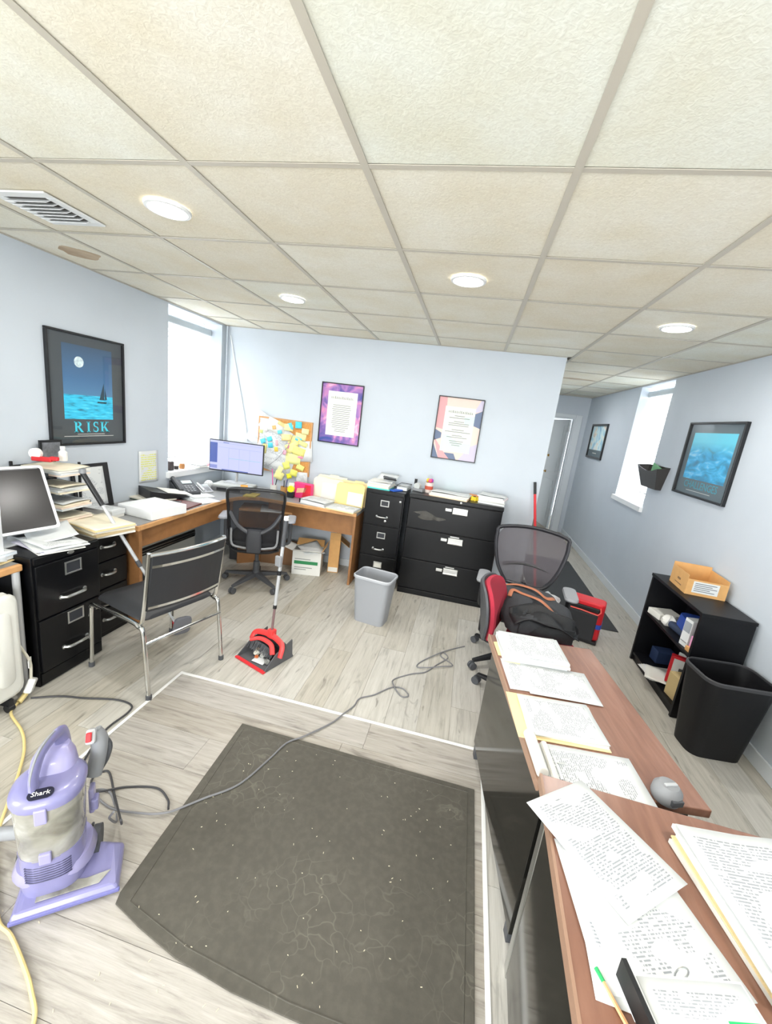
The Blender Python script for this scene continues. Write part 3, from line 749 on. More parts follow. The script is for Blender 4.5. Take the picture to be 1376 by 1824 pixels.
# ---------------------------------------------------------------- L-shaped desk
t = thing('corner_desk', 'orange wood L-shaped desk with grey top along the left and back walls', 'desk', (-2.4, 3.9, 0))
inner = [(-2.115, 2.345)] + [(-2.150 , 3.42)] + [(p.x, p.y) for p in smooth_path([(-2.150, 3.42, 0), (-2.10, 3.60, 0), (-1.96, 3.70, 0)], 5)[1:]] + [(-.955, 3.70)]
outer = [(-.955, 4.205), (-2.70, 4.205), (-2.70, 2.345)]
def inset(pts, d):
    out = []
    for i, p in enumerate(pts):
        a = pts[max(i - 1, 0)]; c = pts[min(i + 1, len(pts) - 1)]; v = Vector((c[0] - a[0], c[1] - a[1])).normalized()
        out.append((p[0] - v.y * d, p[1] + v.x * d))
    return out
inn = inset(inner, .022)
part(MB().prism(inn + outer, .712, .742), 'desk_top', M_LAMINATE, t, world=True)
part(MB().prism(inner + inn[::-1], .708, .7425), 'edge_band', M_EDGE, t, world=True, bevel=.006)
part(MB().box(-2.70, 2.325, .708, -2.115, 2.345, .7425), 'edge_band', M_EDGE, t, world=True, bevel=.005)
part(MB().box(-2.69, 2.35, 0, -2.135, 2.378, .708), 'end_panel', M_PANEL, t, world=True, bevel=.002)
part(MB().box(-2.185, 2.38, .565, -2.165, 3.56, .708), 'apron', M_PANEL, t, world=True)
part(MB().box(-1.9, 3.775, .50, -.98, 3.795, .708), 'apron', M_PANEL, t, world=True)
part(MB().box(-.98, 3.715, 0, -.957, 4.19, .708), 'end_panel', M_PANEL, t, world=True, bevel=.002)
mp_ = MB(); mp_.T = Matrix.Translation((-2.17, 3.72, 0)) @ Matrix.Rotation(R(42), 4, 'Z')
mp_.box(-.02, -.01, 0, .40, .01, .56); part(mp_, 'corner_panel', M_PANEL, t, world=True)
mp_ = MB(); mp_.T = Matrix.Translation((-1.92, 3.80, 0)) @ Matrix.Rotation(R(20), 4, 'Z')
mp_.box(-.26, -.12, .600, .32, .16, .622); part(mp_, 'keyboard_shelf', M_EDGE, t, world=True, bevel=.004)
# paper left on the keyboard shelf
sheet('white papers lying on the keyboard shelf below the desk corner', -1.86, 3.78, .6225, 25, M_PRINT_S, seed=91)
# wall heater under the left wing
t = thing('baseboard_heater', 'white wall heater with a dark slotted grille below the left window', 'heater', (-2.66, 3.15, 0))
part(MB().box(XL + .001, 2.55, .10, -2.60, 3.60, .40), 'casing', mat('heater_enamel', '#c9cbc6', .4), t, world=True, bevel=.008)
part(MB().box(-2.605, 2.56, .255, -2.598, 3.59, .325), 'grille', M_BLACKPL, t, world=True)
for k in range(2):
    part(MB().box(-2.600, 2.56, .272 + k * .024, -2.592, 3.59, .280 + k * .024), 'slat', M_STEEL, t, world=True)
part(MB().box(XL + .001, 2.6, 0, -2.64, 3.55, .10), 'foot', M_GREYPL, t, world=True)

# ---------------------------------------------------------------- left table, radiator
t = thing('side_table', 'table with an orange front edge above the white radiator at left', 'table', (-2.4, 1.1, 0))
part(MB().box(-2.715, .35, .695, -2.145, 1.575, .725), 'table_top', M_LAMINATE, t, world=True)
part(MB().box(-2.145, .35, .690, -2.118, 1.575, .727), 'edge_band', M_EDGE, t, world=True, bevel=.007)
part(MB().box(-2.68, .40, .02, -2.66, 1.54, .69), 'back_panel', M_BLACKPL, t, world=True)
part(MB().box(-2.64, 1.548, .02, -2.16, 1.562, .69), 'end_panel', M_BLACKPL, t, world=True)
for (x, y) in ((-2.14, 1.553), (-2.14, .42), (-2.69, 1.53), (-2.69, .42)):
    part(MB().cyl((x, y, .006), (x, y, .69), .017, 12).lathe([(.024, 0), (.024, .02), (.017, .03)], c=(x, y, 0), n=12), 'leg', M_SILVER, t, smooth=True, world=True)
M_RAD = mat('cream_enamel', '#dfdfd8', .35)
t = thing('oil_radiator', 'white finned oil radiator standing under the left table edge', 'radiator', (-2.10, 1.24, 0))
def fin_mesh():
    mb = MB(); o_ = [(y, z) for (y, z) in rrect(.5, .56, .05, 3)]
    mb.loft([[(-.014, y * 1., z) for y, z in o_], [(-.006, y, z) for y, z in o_], [(.006, y * .97, z * .97) for y, z in o_], [(.012, y * .9, z * .9) for y, z in o_]])
    for yy in (-.16, -.05, .06, .165):
        mb.loft([[(.010, yy + a, z + c) for a, c in rrect(.085, .40, .035, 3) for z in (0,)], [(.018, yy + a * .8, c * .95) for a, c in rrect(.085, .40, .035, 3)]])
    return mb.mesh('fin', M_RAD, True)
fm = fin_mesh()
for k in range(6):
    o = bpy.data.objects.new('fin', fm); col.objects.link(o); o.parent = t; o.location = (.045 - k * .042, 0, .345)
part(MB().cyl((-.18, .17, .11), (.05, .17, .11), .022, 10).cyl((-.18, .17, .58), (.05, .17, .58), .022, 10).cyl((-.18, -.17, .11), (.05, -.17, .11), .022, 10), 'header_pipe', M_RAD, t, smooth=True)
for yy in (-.17, .17):
    part(MB().box(-.19, yy - .012, .03, .06, yy + .012, .068).cyl((.045, yy - .015, .02), (.045, yy + .015, .02), .02, 12).cyl((-.175, yy - .015, .02), (-.175, yy + .015, .02), .02, 12), 'wheel_bar', M_BLACKPL, t)

# ---------------------------------------------------------------- the two front desks
m, nt, b = node_mat('walnut_laminate')
tc = nt.nodes.new('ShaderNodeTexCoord'); mp = nt.nodes.new('ShaderNodeMapping'); mp.inputs['Scale'].default_value = (14, 1.6, 10)
nt.links.new(tc.outputs['Object'], mp.inputs[0]); nz = nt.nodes.new('ShaderNodeTexNoise'); nz.inputs['Scale'].default_value = 2.4; nz.inputs['Detail'].default_value = 6; nz.inputs['Distortion'].default_value = .7
nt.links.new(mp.outputs[0], nz.inputs['Vector'])
nt.links.new(ramp(nt, nz.outputs['Fac'], ((.25, '#7a5546'), (.5, '#8d6553'), (.75, '#9c7462'))).outputs[0], b.inputs['Base Color'])
b.inputs['Roughness'].default_value = .32; b.inputs['Coat Weight'].default_value = .25; b.inputs['Coat Roughness'].default_value = .25
M_WALNUT = m
M_EDGEB = mat('brown_edge_band', '#a07f6a', .4)
M_GLOSSBLK = mat('dark_glossy_metal', '#3a3935', .10, 0.75, noise=.1, nscale=4)
AF = R(7.6)                                                     # far desk, turned a little
t = thing('front_desk', 'long narrow brown desk with glossy dark side panel reaching towards the chairs', 'desk', (.242, 1.955, 0), AF)
L_, W_ = .865, .50
part(MB().box(0, -L_, .662, W_, 0, .690), 'desk_top', M_WALNUT, t, bevel=.003)
part(MB().box(-.003, -L_, .660, .004, 0, .691), 'edge_band', M_EDGEB, t)
part(MB().box(.028, -L_ + .01, .07, .046, -.012, .662), 'side_panel', M_GLOSSBLK, t, bevel=.002)
part(MB().box(.046, -.03, .07, W_ - .03, -.012, .662), 'end_panel', M_GLOSSBLK, t, bevel=.002)
for (x, y) in ((.05, -.04), (W_ - .06, -.04), (W_ - .06, -L_ + .04), (.055, -L_ + .05)):
    part(MB().box(x - .018, y - .018, 0, x + .018, y + .018, .662), 'leg', M_GREYPL, t)
AN = R(-1.8)
t = thing('front_desk', 'nearest brown desk with glossy black end panel, covered in loose papers', 'desk', (.353, 1.089, 0), AN)
part(MB().box(0, -.76, .702, 1.3, 0, .730), 'desk_top', M_WALNUT, t, bevel=.003)
part(MB().box(-.003, -.76, .700, .004, 0, .731), 'edge_band', M_EDGEB, t)
part(MB().box(.03, -.74, .02, .05, -.02, .702), 'end_panel', M_GLOSSBLK, t, bevel=.002)
part(MB().box(.05, -.04, .25, 1.26, -.02, .702), 'modesty_panel', M_GLOSSBLK, t, bevel=.002)
part(MB().box(1.25, -.74, .0, 1.27, -.02, .702), 'end_panel', M_GLOSSBLK, t, bevel=.002)
part(MB().box(.028, -.052, 0, .056, -.016, .701), 'leg', M_STEEL, t, bevel=.003)
part(MB().box(.028, -.744, 0, .056, -.708, .701), 'leg', M_STEEL, t, bevel=.003)

# ---------------------------------------------------------------- bookshelf and bins at right
M_BLKWOOD = mat('black_wood_laminate', '#0d0e12', .45, spec=.3, noise=.15, nscale=10)
t = thing('bookshelf', 'low black two-shelf bookcase against the right wall', 'bookshelf', (1.71, 3.065, 0))
part(MB().box(1.555, 2.70, 0, 1.855, 2.722, .725), 'side_panel', M_BLKWOOD, t, world=True, bevel=.002)
part(MB().box(1.555, 3.408, 0, 1.855, 3.43, .725), 'side_panel', M_BLKWOOD, t, world=True, bevel=.002)
part(MB().box(1.55, 2.695, .725, 1.858, 3.435, .747), 'top', M_BLKWOOD, t, world=True, bevel=.002)
part(MB().box(1.562, 2.722, .425, 1.84, 3.408, .445), 'shelf', M_BLKWOOD, t, world=True, bevel=.002)
part(MB().box(1.562, 2.722, .05, 1.84, 3.408, .07), 'shelf', M_BLKWOOD, t, world=True, bevel=.002)
part(MB().box(1.84, 2.722, 0, 1.852, 3.408, .725), 'back_panel', M_BLKWOOD, t, world=True)
part(MB().box(1.575, 2.722, 0, 1.59, 3.408, .05), 'plinth', M_BLKWOOD, t, world=True)
def bin_mesh(rt, rb, h, th, r_, lip, n=5):
    """open tapered bin: outer skin, rolled lip, inner skin"""
    T, B_ = rrect(*rt, r_, n), rrect(*rb, r_ * .9, n)
    Ti, Bi = rrect(rt[0] - 2 * th, rt[1] - 2 * th, r_ - th, n), rrect(rb[0] - 2 * th, rb[1] - 2 * th, r_ * .9 - th, n)
    Lp = rrect(rt[0] + 2 * lip, rt[1] + 2 * lip, r_ + lip, n)
    z = lambda P, h_: [(x, y, h_) for x, y in P]
    body = MB().loft([z(B_, 0), z(T, h - .012), z(Ti, h - .012), z(Bi, .006)])
    rim = MB().loft([z(T, h - .022), z(Lp, h - .022), z(Lp, h - .006), z(T, h), z(Ti, h - .002), z(Ti, h - .016)], cap=False)
    return body, rim
body, rim = bin_mesh((.375, .27), (.30, .20), .50, .004, .07, .006)
t = thing('waste_bin', 'tall black waste bin standing against the bookcase end', 'bin', (1.655, 2.472, 0), R(6))
M_BIN = mat('black_bin_plastic', '#131316', .5, spec=.35)
part(body, 'body', M_BIN, t, smooth=True); part(rim, 'rim', mat('bin_rim_plastic', '#3c3c3f', .35), t, smooth=True)
body, rim = bin_mesh((.315, .235), (.255, .18), .41, .004, .045, .007)
t = thing('waste_bin', 'grey plastic waste bin in front of the narrow filing cabinet', 'bin', (-.585, 3.135, 0), R(-9))
M_GBIN = mat('grey_bin_plastic', '#9a9da2', .5)
part(body, 'body', M_GBIN, t, smooth=True); part(rim, 'rim', mat('pale_grey_rim', '#b4b7bc', .4), t, smooth=True)

# ---------------------------------------------------------------- chairs
def alpha_mat(name, c, a, rough=.7):
    return mat(name, c, rough, alpha=a)
M_MESH = alpha_mat('black_chair_mesh', '#1d1d22', .74)
M_MESH2 = alpha_mat('smoke_chair_mesh', '#4d484d', .80)
M_CFRAME = mat('chair_frame_plastic', '#3c3e43', .42)
def star_base(t, n, rad, rot, m, top, wheels=True, rl=.02):
    part(MB().lathe([(.001, .07), (.045, .075), (.04, .12), (.03, .13), (.028, .22), (.018, .225), (.018, top), (.001, top)], n=14), 'gas_column', m, t, smooth=True)
    for k in range(n):
        a = R(rot + 360 / n * k); d = Vector((math.cos(a), math.sin(a), 0)); p = Vector((-d.y, d.x, 0))
        r0, r1 = d * .03, d * rad
        mb = MB().loft([[r0 + p * .026 + Vector((0, 0, .075)), r0 + p * .026 + Vector((0, 0, .118)), r0 - p * .026 + Vector((0, 0, .118)), r0 - p * .026 + Vector((0, 0, .075))],
                        [r1 + p * .015 + Vector((0, 0, .060)), r1 + p * .015 + Vector((0, 0, .078)), r1 - p * .015 + Vector((0, 0, .078)), r1 - p * .015 + Vector((0, 0, .060))]])
        lg = part(mb, 'leg', m, t, bevel=.004)
        w_ = MB()
        for s in (-.013, .013):
            c = r1 + p * s; w_.cyl(c + p * -.009 + Vector((0, 0, .027)), c + p * .009 + Vector((0, 0, .027)), .027, 12)
        w_.cyl(r1 + Vector((0, 0, .027)), r1 + Vector((0, 0, .066)), .007, 8)
        part(w_, 'caster', M_GREYPL, lg, smooth=True)
def cushion(wd, dp, z0, z1, cy=0., puff=.012, r_=.07):
    T = lambda sx, sy, z: [(x * sx, y * sy + cy, z) for x, y in rrect(wd, dp, r_, 5)]
    return MB().loft([T(.93, .93, z0), T(1, 1, z0 + .012), T(1, 1, z1 - .02), T(.94, .94, z1 - .004), T(.6, .6, z1 + puff)])
def back_frame(outline, r, flat=.8): return MB().tube(outline + [outline[0], outline[1]], r, 8, flat=flat)
def curved(pts, fn): return [(x, fn(x, z), z) for x, z in pts]

# office chair at the corner desk
t = thing('office_chair', 'black mesh-back office chair at the corner desk, seen from behind', 'office chair', (-1.775, 3.355, 0), R(201))
star_base(t, 5, .30, -15, M_GREYPL, .40)
part(cushion(.50, .47, .415, .475, cy=-.02), 'seat', M_FABRIC, t, smooth=True)
fy = lambda x, z: .20 + .06 * (z - .42) / .5 - .9 * x * x * .35
ol = [(-.20, .40), (-.215, .55), (-.225, .75), (-.235, .90), (-.20, .945), (0, .955), (.20, .945), (.235, .90), (.225, .75), (.215, .55), (.20, .40), (.1, .375), (-.1, .375)]
ols = [(p.x, p.y) for p in smooth_path([(x, z, 0) for x, z in ol + [ol[0]]], 4)][:-1]
part(back_frame([Vector(q) for q in curved(ols, fy)], .016), 'back_frame', M_BLACKPL, t, smooth=True)
hw_ = lambda z: .20 + .033 * min(1, (z - .38) / .45)
part(MB().grid(lambda u, v: ((2 * u - 1) * hw_(.385 + .56 * v), fy((2 * u - 1) * hw_(.385 + .56 * v), .385 + .56 * v), .385 + .56 * v), 8, 8), 'back_mesh', M_MESH, t, smooth=True)
yk = smooth_path([(-.215, .215, .74), (-.15, .245, .64), (-.07, .265, .585), (0, .27, .57), (.07, .265, .585), (.15, .245, .64), (.215, .215, .74)], 4)
yo = part(MB().tube(yk, .018, 8), 'back_yoke', M_CFRAME, t, smooth=True)
part(MB().loft([[(x * 1, .265 + y, .60) for x, y in rrect(.12, .05, .02, 3)], [(x * 1.1, .265 + y, .5) for x, y in rrect(.12, .06, .02, 3)], [(x, .245 + y, .40) for x, y in rrect(.12, .07, .02, 3)], [(x * .8, .15 + y, .385) for x, y in rrect(.10, .07, .02, 3)]]), 'back_support', M_CFRAME, t, smooth=True)
for s in (-1, 1):
    ll = smooth_path([(s * .195, .235, .60), (s * .185, .24, .46), (s * .11, .25, .435), (s * .05, .255, .43)], 4)
    part(MB().tube(ll, .010, 6), 'lumbar_bracket', M_MIDGREY, t, smooth=True)
    ar = part(MB().tube(smooth_path([(s * .15, 0, .41), (s * .265, 0, .41), (s * .285, 0, .47), (s * .285, .0, .64)], 4), .017, 8), 'armrest', M_GREYPL, t, smooth=True)
    part(cushion(.085, .25, .64, .665, r_=.035, puff=.004), 'arm_pad', mat('grey_arm_pad', '#9a9ca3', .5), ar, smooth=True).location = (s * .29, .01, 0)
part(MB().box(-.13, -.12, .385, .13, .14, .416), 'tilt_plate', M_BLACKPL, t, bevel=.01)

# wide mesh chair carrying the bag
t = thing('office_chair', 'smoke-grey mesh office chair holding the dark bag, facing the camera', 'office chair', (.545, 2.92, 0), R(-6))
star_base(t, 5, .335, 75, M_BLACKPL, .40)
part(cushion(.50, .46, .41, .475, cy=0.), 'seat', M_FABRIC, t, smooth=True)
fy = lambda x, z: .25 + .10 * (z - .5) / .45 - 1.1 * x * x * .5
ol = [(-.14, .545), (-.215, .66), (-.255, .80), (-.262, .90), (-.235, .955), (0, .98), (.235, .955), (.262, .90), (.255, .80), (.215, .66), (.14, .545), (0, .535)]
ols = [(p.x, p.y) for p in smooth_path([(x, z, 0) for x, z in ol + [ol[0]]], 4)][:-1]
part(back_frame([Vector(q) for q in curved(ols, fy)], .017), 'back_frame', mat('grey_back_frame', '#26262b', .4), t, smooth=True)
def hw2(z):
    zz = [(.54, .12), (.66, .212), (.80, .252), (.90, .258), (.97, .20)]
    for (a, b_), (c, d_) in zip(zz, zz[1:]):
        if z <= c: return b_ + (d_ - b_) * (z - a) / (c - a)
    return .2
part(MB().grid(lambda u, v: ((2 * u - 1) * hw2(.545 + .425 * v), fy((2 * u - 1) * hw2(.545 + .425 * v), .545 + .425 * v), .545 + .425 * v), 10, 10), 'back_mesh', M_MESH2, t, smooth=True)
lb = [(x, fy(x, .66) + .03, .665 + .03 * (1 - (x / .18) ** 2)) for x in [(-.18 + .36 * k / 10) for k in range(11)]]
part(MB().tube(lb, .028, 8, flat=.5), 'lumbar_pad', M_BLACKPL, t, smooth=True)
part(MB().tube([(0, .1, .40), (0, .27, .41), (.0, .285, .50), (0, .27, .56)], .02, 8), 'back_support', M_BLACKPL, t, smooth=True)
for s in (-1, 1):
    ar = part(MB().tube(smooth_path([(s * .16, 0, .41), (s * .275, 0, .41), (s * .295, 0, .46), (s * .298, .0, .62)], 4), .018, 8), 'armrest', M_BLACKPL, t, smooth=True)
    part(cushion(.09, .25, .62, .65, r_=.04, puff=.004), 'arm_pad', mat('light_grey_arm_pad', '#8e9094', .5), ar, smooth=True).location = (s * .298, .0, 0)

# red task chair, its back towards the camera's left
t = thing('task_chair', 'small red upholstered task chair with grey shell beside the front desk', 'office chair', (.595, 2.41, 0), R(76))
star_base(t, 5, .345, 147, M_BLACKPL, .38)
M_REDF = mat('red_upholstery', '#a8283c', .9, bump=.15, bscale=300)
part(cushion(.44, .42, .385, .445), 'seat', M_REDF, t, smooth=True)
fy = lambda x, z: .30 + .05 * (z - .45) / .35 - 1.6 * x * x
def blade(off, th, sc_):
    prof = [(p.x, p.y) for p in smooth_path([(-.15, .445, 0), (-.20, .56, 0), (-.205, .69, 0), (-.15, .775, 0), (0, .79, 0), (.15, .775, 0), (.205, .69, 0), (.20, .56, 0), (.15, .445, 0), (0, .43, 0), (-.15, .445, 0)], 4)][:-1]
    cz = .61
    P = [(x * sc_, cz + (z - cz) * sc_) for x, z in prof]
    return MB().loft([[(x * .9, fy(x, z) + off - th * .2, cz + (z - cz) * .9) for x, z in P], [(x, fy(x, z) + off, z) for x, z in P], [(x, fy(x, z) + off + th * .6, z) for x, z in P], [(x * .9, fy(x, z) + off + th, cz + (z - cz) * .9) for x, z in P]])
part(blade(0, .035, .97), 'back_cushion', M_REDF, t, smooth=True)
part(blade(.037, .022, 1.0), 'back_shell', M_GREYPL, t, smooth=True)
part(MB().tube([(0, .12, .375), (0, .30, .38), (0, .36, .44), (0, .365, .6)], .022, 8, flat=.5), 'back_bar', M_BLACKPL, t, smooth=True)

# chrome guest chair
t = thing('guest_chair', 'chrome-framed black vinyl guest chair with back turned to the camera', 'chair', (-1.69, 2.018, 0), R(-106))
# feet: front (local -y) and rear (+y)
for s in (-1, 1):
    xf, xr = s * .262, s * .245
    side = smooth_path([(xf, -.262, .012), (xf, -.245, .36), (xf, -.235, .405), (xf, -.19, .425), (xr, .10, .425), (xr, .185, .415), (xr, .222, .375), (xr, .262, .012)], 5)
    rl = part(MB().tube(side, .0125, 10), 'leg_frame', M_CHROME, t, smooth=True)
    for yy, xx in ((-.262, xf), (.262, xr)):
        part(MB().lathe([(.001, 0), (.016, 0), (.016, .028), (.013, .03), (.001, .03)], c=(xx, yy, 0), n=10), 'foot_cap', M_GREYPL, rl, smooth=True)
    up = smooth_path([(s * .238, .185, .43), (s * .238, .205, .47), (s * .237, .228, .60), (s * .236, .262, .855)], 4)
    part(MB().tube(up, .0115, 8), 'back_post', M_CHROME, t, smooth=True)
part(MB().cyl((-.245, .235, .33), (.245, .235, .33), .009, 8), 'rear_stretcher', M_CHROME, t, smooth=True)
part(MB().cyl((-.262, -.20, .405), (.262, -.20, .405), .009, 8), 'front_stretcher', M_CHROME, t, smooth=True)
part(cushion(.47, .45, .432, .468, cy=-.03, r_=.05, puff=.006), 'seat', M_VINYL, t, smooth=True)
bow = lambda x: .045 * (1 - (x / .235) ** 2)
def band(z0, z1, th, off): 
    n = 10; xs_ = [-.228 + .456 * k / n for k in range(n + 1)]
    yb = lambda x, z: .2 + (z - .47) * .16 + bow(x) * .7 + off
    return MB().loft([[(x, yb(x, z0), z0) for x in xs_] + [(x, yb(x, z0) + th, z0) for x in xs_[::-1]], [(x, yb(x, z1), z1) for x in xs_] + [(x, yb(x, z1) + th, z1) for x in xs_[::-1]]])
part(band(.515, .838, .022, 0), 'backrest', M_VINYL, t)
part(band(.775, .790, .004, .0225), 'back_band', M_CHROME, t)
part(band(.53, .545, .004, .0225), 'back_band', M_CHROME, t)
part(MB().tube([(x, .2 + .375 * .16 + bow(x) * .7 + .01, .846) for x in [-.236 + .472 * k / 12 for k in range(13)]], .011, 8), 'top_rail', M_CHROME, t, smooth=True)

# ---------------------------------------------------------------- bag, case, broom
def blob(fx, n=28, m_=18):
    rings = []
    for j in range(m_ + 1):
        ph = -math.pi / 2 + math.pi * j / m_
        rings.append([fx(2 * math.pi * i / n, ph) for i in range(n)])
    return MB().loft(rings, cap=False)
def sp(v, e): return math.copysign(abs(v) ** e, v)
def bagp(th, ph, k=1.):
    x = .235 * sp(math.cos(ph), .45) * sp(math.cos(th), .55); y = .27 * sp(math.cos(ph), .45) * sp(math.sin(th), .55); z = .075 * sp(math.sin(ph), .7)
    z += (.03 * math.sin(9 * x + 2) + .022 * math.sin(13 * y + 5 * x) + .01 * math.sin(31 * y - 22 * x)) * (1 if z > 0 else .15) - .03 * (y < -.1) * (1 if z > 0 else 0)
    x += .012 * math.sin(17 * y + 3); y += .012 * math.sin(19 * x + 1)
    z += .007 * math.sin(41 * x + 23 * y) + .006 * math.sin(53 * y - 30 * x)
    return (x * k, y * k, max(z, -.07) + .072)
t = thing('duffel_bag', 'dark grey canvas bag with tan leather straps slumped on the mesh chair', 'bag', (.575, 2.63, .484), R(8))
M_CANVAS = mat('dark_grey_canvas', '#37393d', .85, bump=.25, bscale=250)
M_TAN = mat('tan_leather', '#a8694a', .6)
part(blob(lambda a, p: bagp(a, p)), 'body', M_CANVAS, t, smooth=True)
def on_bag(pts, lift=.008):
    out = []
    for x, y in pts:
        best = min((bagp(2 * math.pi * i / 60, math.pi / 2 * j / 14) for i in range(60) for j in range(2, 15)), key=lambda q: (q[0] - x) ** 2 + (q[1] - y) ** 2)
        out.append((x, y, best[2] + lift))
    return smooth_path(out, 5)
for pts in ([(-.19, .17), (-.10, .15), (0, .07), (.07, .04), (.13, .07), (.17, .16)], [(-.17, .02), (-.14, .07), (-.08, .05), (0, -.04), (.05, -.08)], [(.05, -.08), (.10, -.13), (.17, -.15)]):
    part(MB().tube(on_bag(pts), .013, 8, flat=.3), 'strap', M_TAN, t, smooth=True)
def topz(x, y):
    z = .075 * max(.02, 1 - abs(x / .235) ** 3.2) ** .38 * max(.02, 1 - abs(y / .27) ** 3.2) ** .38
    z += (.03 * math.sin(9 * x + 2) + .022 * math.sin(13 * y + 5 * x) + .01 * math.sin(31 * y - 22 * x)) - .03 * (y < -.1)
    return z + .072
M_BCANVAS = mat('black_canvas', '#17181b', .6, bump=.2, bscale=200)
fl = MB().grid(lambda u, v: (-.20 + .39 * u, -.275 + (.16 + .05 * math.sin(5 * u)) * v, max(topz(-.20 + .39 * u, -.20 + .12 * v), .05) + .016 + .012 * math.sin(11 * u + 3 * v)), 16, 8)
o = part(fl, 'flap', M_BCANVAS, t, smooth=True); sd = o.modifiers.new('thickness', 'SOLIDIFY'); sd.thickness = .006
part(MB().grid(lambda u, v: (-.17 + .33 * u, -.262 - .02 * math.sin(3.1 * u) * math.sin(3.1 * v), .02 + .09 * v), 10, 5), 'front_pocket', M_BCANVAS, t, smooth=True)
part(MB().tube([(-.20 + .4 * k / 10, -.12 + .012 * math.sin(k), topz(-.20 + .4 * k / 10, -.12) + .012) for k in range(1, 10)], .005, 6), 'zip', M_BLACKPL, t, smooth=True)

t = thing('rolling_case', 'red wheeled case with black front panel and blue stripe on the floor', 'case', (1.20, 3.64, 0), R(-20))
M_REDC = mat('bright_red_nylon', '#e0202e', .5)
part(MB().prism(rrect(.31, .17, .04, 4, 0, .01), .03, .36), 'shell', M_REDC, t, bevel=.015, seg=3)
part(MB().box(-.145, -.105, .025, .115, -.07, .275), 'front_panel', mat('charcoal_nylon', '#333438', .7, bump=.1, bscale=300), t, bevel=.012)
part(MB().box(-.13, -.095, .285, .12, -.073, .325), 'pocket', M_BLACKPL, t, bevel=.008)
part(MB().tube([(-.14, -.088, .278), (-.02, -.10, .284), (.11, -.095, .272), (.13, -.085, .30), (.12, -.085, .335)], .006, 6), 'piping', mat('coral_piping', '#ff6a62', .5), t, smooth=True)
part(MB().prism(rrect(.316, .176, .042, 4, 0, .01), .14, .18), 'stripe', mat('blue_nylon', '#3558c8', .6), t)
for s in (-1, 1): part(MB().cyl((s * .13 - .015, .03, .03), (s * .13 + .015, .03, .03), .03, 12), 'wheel', M_SILVER, t, smooth=True)
part(MB().box(-.15, -.1, .004, .15, .08, .03), 'base', M_BLACKPL, t, bevel=.005)

t = thing('broom', 'red-handled broom leaning at the end of the back wall', 'broom', (.80, 3.98, 0))
p0, p1 = Vector((.86, 4.00, .10)), Vector((.665, 4.195, 1.235))
dv = (p1 - p0)
part(MB().cyl(p0, p0 + dv * .90, .0125, 10), 'handle', M_RED, t, smooth=True, world=True)
part(MB().cyl(p0 + dv * .90, p1, .0135, 10), 'grip', M_BLACKPL, t, smooth=True, world=True)
mb = MB(); mb.T = Matrix.Translation((.87, 3.99, 0)) @ Matrix.Rotation(R(-25), 4, 'Z')
part(mb.box(-.13, -.02, .085, .13, .02, .12), 'head', M_RED, t, world=True, bevel=.01)
mb = MB(); mb.T = Matrix.Translation((.87, 3.99, 0)) @ Matrix.Rotation(R(-25), 4, 'Z')
for k in range(24):
    x = -.12 + .24 * k / 23; mb.box(x - .004, -.018, .001, x + .003, .018, .086)
o = part(mb, 'bristles', M_GREYPL, t, world=True); o['kind'] = 'stuff'
# crumpled white carrier bag behind the mesh chair
t = thing('paper_bag', 'crumpled white and red carrier bag on the floor behind the mesh chair', 'bag', (.93, 3.98, 0), R(20))
def crp(a, p):
    x = .15 * sp(math.cos(p), .6) * sp(math.cos(a), .6); y = .11 * sp(math.cos(p), .6) * sp(math.sin(a), .6); z = .10 * sp(math.sin(p), .8)
    k = 1 + .12 * math.sin(5 * a + 3 * p) + .08 * math.sin(9 * a - 4 * p)
    return (x * k, y * k, max(z * k, -.1) + .10)
part(blob(crp, 22, 12), 'body', M_PAPER, t)
part(MB().prism(rrect(.16, .004, .001, 1, .03, -.118), .04, .10), 'red_print', M_RED, t)

# ---------------------------------------------------------------- floor mats
m, nt, b = node_mat('worn_rubber_mat')
tc = nt.nodes.new('ShaderNodeTexCoord')
na = nt.nodes.new('ShaderNodeTexNoise'); na.inputs['Scale'].default_value = 2.2; na.inputs['Detail'].default_value = 4
nb = nt.nodes.new('ShaderNodeTexNoise'); nb.inputs['Scale'].default_value = 38; nb.inputs['Detail'].default_value = 5
vo = nt.nodes.new('ShaderNodeTexVoronoi'); vo.feature = 'DISTANCE_TO_EDGE'; vo.inputs['Scale'].default_value = 13
dn = nt.nodes.new('ShaderNodeTexNoise'); dn.inputs['Scale'].default_value = 5; dn.inputs['Detail'].default_value = 3
ds = nt.nodes.new('ShaderNodeVectorMath'); ds.operation = 'MULTIPLY_ADD'; ds.inputs[1].default_value = (.25, .25, .25)
for n in (na, nb, dn): nt.links.new(tc.outputs['Object'], n.inputs['Vector'])
nt.links.new(dn.outputs['Color'], ds.inputs[0]); nt.links.new(tc.outputs['Object'], ds.inputs[2]); nt.links.new(ds.outputs[0], vo.inputs['Vector'])
base = mixc(nt, na.outputs['Fac'], '#45423b', '#59564e')
base = mixc(nt, mth(nt, 'MULTIPLY', ramp(nt, nb.outputs['Fac'], ((.4, '#000000'), (.75, '#ffffff'))).outputs[0], .3), base, '#6a665c')
crack = mth(nt, 'MULTIPLY', ramp(nt, vo.outputs['Distance'], ((0, '#ffffff'), (.035, '#000000'))).outputs[0], ramp(nt, na.outputs['Fac'], ((.5, '#000000'), (.62, '#ffffff'))).outputs[0])
nt.links.new(mixc(nt, mth(nt, 'MULTIPLY', crack, .3), base, '#8b8679'), b.inputs['Base Color'])
b.inputs['Roughness'].default_value = .62; b.inputs['Specular IOR Level'].default_value = .35
bp = nt.nodes.new('ShaderNodeBump'); bp.inputs['Strength'].default_value = .25; bp.inputs['Distance'].default_value = .003
